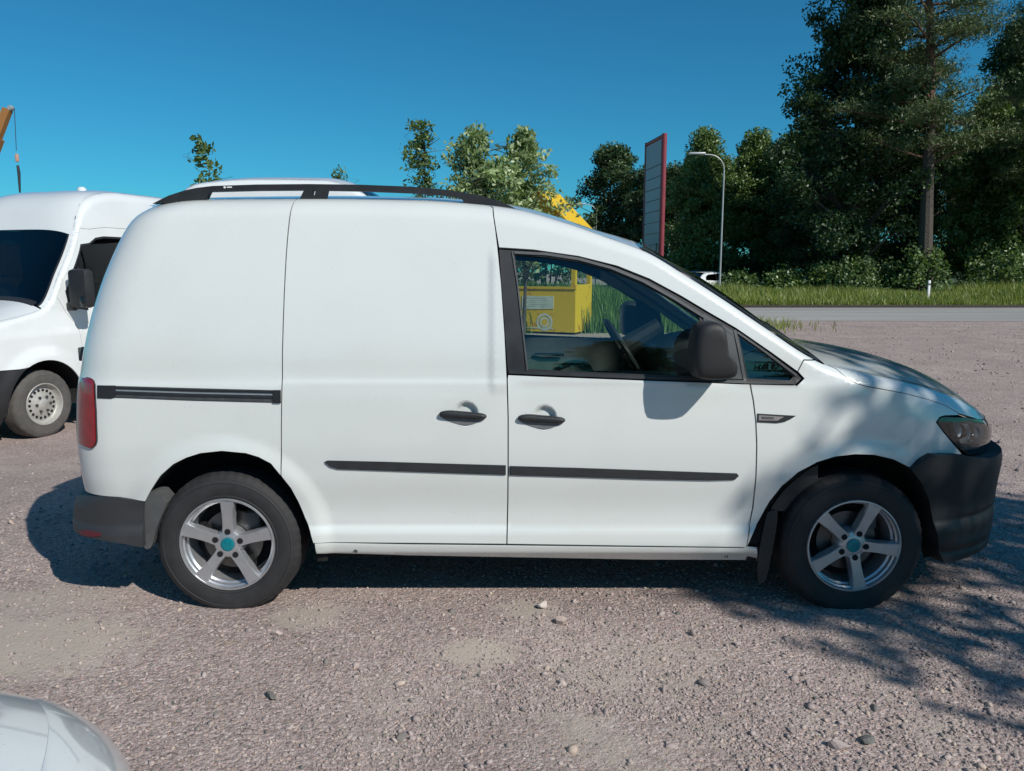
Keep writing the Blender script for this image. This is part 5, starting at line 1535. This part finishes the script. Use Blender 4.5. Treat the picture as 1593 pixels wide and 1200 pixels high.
def booth():
    C = Vector((1.29, 14.2, 0)); u = Vector((-.905, .425, 0)); v = Vector((.425, .905, 0))
    root = tag(empty('yellow_booth', C), 'weathered yellow metal booth with gable roof, seen through the van window', 'booth')
    Lp = lambda a, b, z: u * a + v * b + Vector((0, 0, z))
    def slab(nm, a0, a1, b0, b1, z0, z1, mt='yellow'):
        V = [Lp(a, b, z) for z in (z0, z1) for a, b in ((a0, b0), (a1, b0), (a1, b1), (a0, b1))]
        return MB().add(V, [(0, 1, 2, 3), (7, 6, 5, 4), (0, 4, 5, 1), (1, 5, 6, 2), (2, 6, 7, 3), (3, 7, 4, 0)]).build(nm, M[mt], root, smooth=False)
    Wd, D = 1.75, 1.1
    wall = slab('front_wall', 0, Wd, 0, .04, .05, 1.02)
    slab('side_wall', .0, .04, .045, D, .05, 1.12); slab('side_wall', Wd - .04, Wd, .045, D, .05, 1.0); slab('back_wall', .045, Wd - .045, D - .04, D, .05, .9)
    slab('sill_rail', -.02, Wd, -.025, .07, 1.023, 1.075)
    for a in (0, Wd - .1):
        for b in (0, D - .1): slab('corner_post', a + .002, a + .10, b + .002, b + .10, 1.078, 2.25)
    slab('floor', .05, Wd - .05, .05, D - .05, .06, .1, 'dark')
    # gable ends and roof sheets
    for b in (0.0, D - .04):
        V = [Lp(a, bb, z) for bb in (b, b + .04) for a, z in ((-.06, 2.253), (Wd + .06, 2.253), (Wd / 2, 3.16))]
        MB().add(V, [(0, 1, 2), (5, 4, 3), (0, 3, 4, 1), (1, 4, 5, 2), (2, 5, 3, 0)]).build('gable', M['yellow'], root, smooth=False)
    for a0, a1 in ((-.16, Wd / 2 + .0), (Wd + .16, Wd / 2 - .0)):
        V = [Lp(a, b, z) for b in (-.12, D + .12) for a, z in ((a0, 2.16), (a1, 3.185), (a1, 3.225), (a0, 2.20))]
        MB().add(V, [(0, 1, 2, 3), (7, 6, 5, 4), (0, 4, 5, 1), (1, 5, 6, 2), (2, 6, 7, 3), (3, 7, 4, 0)]).build('roof_sheet', M['yellow'], root, smooth=False)
    # notices on the wall
    nb = MB().add([Lp(a, b, z) for b in (-.012, -.002) for a, z in ((.52, .58), (1.30, .55), (1.30, .86), (.52, .86))], [(0, 1, 2, 3), (7, 6, 5, 4), (0, 4, 5, 1), (1, 5, 6, 2), (2, 6, 7, 3), (3, 7, 4, 0)]).build('notice_board', M['paper'], wall, smooth=False)
    for i in range(5):
        z = .62 + i * .047
        MB().add([Lp(a, -.0145, zz) for a, zz in ((.60 + .05 * (i % 3), z), (1.2 - .08 * (i % 2), z), (1.2 - .08 * (i % 2), z + .008), (.60 + .05 * (i % 3), z + .008))], [(0, 1, 2, 3)]).build('printed_line', M['galv2'], wall, smooth=False)
    for r0, r1, mt, dp in ((.0, .075, 'yellow', -.010), (.075, .12, 'paper', -.008), (.15, .20, 'paper', -.006)):
        V, Fc = [], []
        for k in range(25):
            t = 2 * math.pi * k / 24
            for r in (r0, r1): V.append(Lp(.74 + r * math.cos(t), dp, .27 + r * math.sin(t)))
        for k in range(24): Fc.append((2 * k, 2 * k + 1, 2 * k + 3, 2 * k + 2))
        MB().add(V, Fc).build('emblem_ring', M[mt], wall, smooth=False)
    MB().add([Lp(a, -.009, z) for a, z in ((.52, .12), (1.35, .12), (1.35, .145), (.52, .145))], [(0, 1, 2, 3)]).build('painted_line', M['paper'], wall, smooth=False)
booth()

# ------------------------------------------------------------------ pylon sign
M['red_frame'] = simple('dark_red_frame', (.22, .035, .045), .45, noise=(5, .2))
M['sign_grey'] = simple('sign_panel_grey', (.30, .33, .35), .5, noise=(2, .12))
def pylon():
    A = pp(1034, 208, 16.9); B = pp(1007, 222, 18.35)
    top = A.z
    root = tag(empty('pylon_sign', (A.x, A.y, 0)), 'tall pylon sign of grey panels in a dark red frame', 'sign')
    a = Vector((0, 0, 0)); b = Vector((B.x - A.x, B.y - A.y, 0)); d = b.normalized(); nrm = Vector((-d.y, d.x, 0))
    for c in (a, b):
        MB().tube([c + Vector((0, 0, -.1)), c + Vector((0, 0, top))], .065, 12).build('post', M['red_frame'], root)
    MB().tube([a + Vector((0, 0, top - .04)), b + Vector((0, 0, top - .04))], .05, 8).build('top_rail', M['red_frame'], root)
    z = top - .12
    hs = [.62] + [.285] * 10
    for i, h in enumerate(hs):
        z1, z0 = z, z - h + .018
        P0, P1 = a + d * .09, b - d * .09
        V = [p + nrm * o + Vector((0, 0, zz)) for o in (-.05, .05) for p, zz in ((P0, z0), (P1, z0), (P1, z1), (P0, z1))]
        MB().add(V, [(0, 1, 2, 3), (7, 6, 5, 4), (0, 4, 5, 1), (1, 5, 6, 2), (2, 6, 7, 3), (3, 7, 4, 0)]).build('sign_panel', M['sign_grey'], root, smooth=False)
        z -= h
    V = [p + nrm * o + Vector((0, 0, zz)) for o in (-.04, .04) for p, zz in ((a + d * .09, z - .7), (b - d * .09, z - .7), (b - d * .09, z - .22), (a + d * .09, z - .22))]
    MB().add(V, [(0, 1, 2, 3), (7, 6, 5, 4), (0, 4, 5, 1), (1, 5, 6, 2), (2, 6, 7, 3), (3, 7, 4, 0)]).build('sign_panel', M['sign_grey'], root, smooth=False)
    MB().tube([a + d * .1 + nrm * .1 + Vector((0, 0, z + .9)), a + d * .35 + nrm * .1 + Vector((0, 0, z - .8))], .012, 6).build('loose_cable', M['black'], root)
pylon()

# ------------------------------------------------------------------ street lamps, marker post
M['galv'] = simple('galvanised_steel', (.36, .38, .38), .5, metal=.3, noise=(4, .12))
def lamp(label, px, top, y, z0):
    P = pp(px, top, y)
    root = tag(empty('street_lamp', (P.x, y, z0)), label, 'street lamp', 'street lamps along the road')
    h = P.z - z0
    b = MB().tube([(0, 0, -.1), (0, 0, 1.2), (0, 0, h - .75)], [.06, .048, .036], 10)
    b.build('pole', M['galv'], root)
    arc = [(-.75 + .75 * math.cos(t), 0, h - .75 + .72 * math.sin(t)) for t in np.linspace(0, math.pi / 2, 10)] + [(-1.0, 0, h - .02)]
    MB().tube(arc, .028, 8).build('arm', M['galv'], root)
    hd = MB().box((-1.75, -.13, h - .03), (-.95, .13, h + .08), bev=.04).build('lamp_head', M['galv'], root)
    MB().box((-1.65, -.10, h - .05), (-1.15, .10, h - .033)).build('lens', M['clear'], hd, smooth=False)
lamp('tall galvanised street lamp in front of the trees, right of the pylon sign', 1127.5, 240, 35.5, .2)
lamp('farther street lamp left of the pylon sign, in front of the round tree', 928, 318, 64, .2)
a = at(1443, 29.6)
mp_ = empty('marker_post', (a[0], a[1], float(vz(a[0], a[1]))))
tag(mp_, 'small white marker post standing in the verge grass', 'post')
MB().box((-.05, -.035, 0), (.05, .035, .86), bev=.015).build('post_body', M['ink'], mp_)
MB().box((-.052, -.04, .66), (.052, -.0352, .74)).build('reflector', M['grey_plastic'], mp_, smooth=False)

# ------------------------------------------------------------------ mobile crane at the left edge
M['hook'] = simple('hook_block_paint', (.5, .3, .22), .6, noise=(5, .3))
M['crane'] = simple('crane_orange', (.34, .15, .04), .5, noise=(1.5, .2))
def crane():
    Y = 30.0
    T = pp(12, 170, Y); Bs = pp(-62, 470, Y)
    root = tag(empty('mobile_crane', (Bs.x, Y, 0)), 'orange mobile crane boom with hanging hook at the left edge of the sky', 'crane')
    o = Vector((Bs.x, Y, 0)); t = T - o; b0 = Vector((0, 0, 2.3))
    def seg(nm, f0, f1, w):
        a, c = b0.lerp(t, f0), b0.lerp(t, f1)
        d = (c - a).normalized(); s = Vector((0, 1, 0)); up = d.cross(s).normalized()
        V = [p + s * i * w + up * j * w * 1.15 for p in (a, c) for i, j in ((-1, -1), (1, -1), (1, 1), (-1, 1))]
        return MB().add(V, [(0, 3, 2, 1), (4, 5, 6, 7), (0, 1, 5, 4), (1, 2, 6, 5), (2, 3, 7, 6), (3, 0, 4, 7)]).build(nm, M['crane'], root, smooth=False)
    seg('boom_section', 0, .5, .26); seg('boom_section', .4, .80, .19); seg('boom_section', .7, 1.0, .13)
    tp = t + Vector((.13, 0, .04))
    MB().lathe([(0, -.1), (.09, -.1), (.11, -.05), (.11, .05), (.09, .1), (0, .1)], 18, c=(tp.x, 0, tp.z)).build('boom_sheave', M['galv'], root)
    hk = pp(26.5, 246, Y) - o
    MB().tube([tp + Vector((.15, 0, 0)), hk + Vector((0, 0, .3))], .014, 5).build('cable', M['black'], root)
    hb = MB().box((hk.x - .07, -.06, hk.z - .17), (hk.x + .07, .06, hk.z + .17), bev=.05).build('hook_block', M['hook'], root)
    e = pp(31, 300, Y) - o
    MB().tube([hk + Vector((0, 0, -.3)), hk + Vector((.02, 0, -.6)), e], [.05, .06, .035], 6).build('hook_sling', M['black'], root)
    ch = MB().box((-2.6, -1.1, .75), (3.6, 1.1, 1.15), bev=.05).build('chassis', M['crane'], root)
    MB().box((1.9, -1.1, 1.17), (3.5, 1.1, 2.5), bev=.15).build('cab', M['crane'], root)
    MB().box((3.3, -.95, 1.75), (3.52, .95, 2.3)).build('cab_window', M['dark_glass'], root, smooth=False)
    MB().box((-1.5, -.9, 1.17), (.9, .9, 2.35), bev=.1).build('turret', M['crane'], root)
    for wx in (-1.9, -.6, 2.6):
        for sg in (-1, 1): steel_wheel(root, (wx, sg * 1.12, .5), 0 if sg < 0 else math.pi, R=.5, r0=.28, holes=8, seg=36)
crane()

# ------------------------------------------------------------------ trees outside the frame: one shades the van's nose, others mirror in the glass
sh = tree('shade_tree', 'leafy tree outside the frame on the right, shading the van nose', (7.02, -4.32, 0), 7.85, 2.15, 1.3, 91, 180, 60, .11, 'leaf_mid', trunk_r=.16, clump_r=.6, shape='tall', inner=.2)
for i, (x, y, s) in enumerate(((-16, -30, 1.0), (-6, -34, 1.05), (5, -33, .95), (16, -36, 1.1), (-27, -26, 1.0))):
    c = copy_tree(mid); c.location = (x, y, 0); c.rotation_euler = (0, 0, i * 1.3); c.scale = (1.4 * s, 1.4 * s, 1.15 * s)
    tag(c, 'leafy tree behind the viewer, mirrored in the van window', None, 'trees behind the viewer')
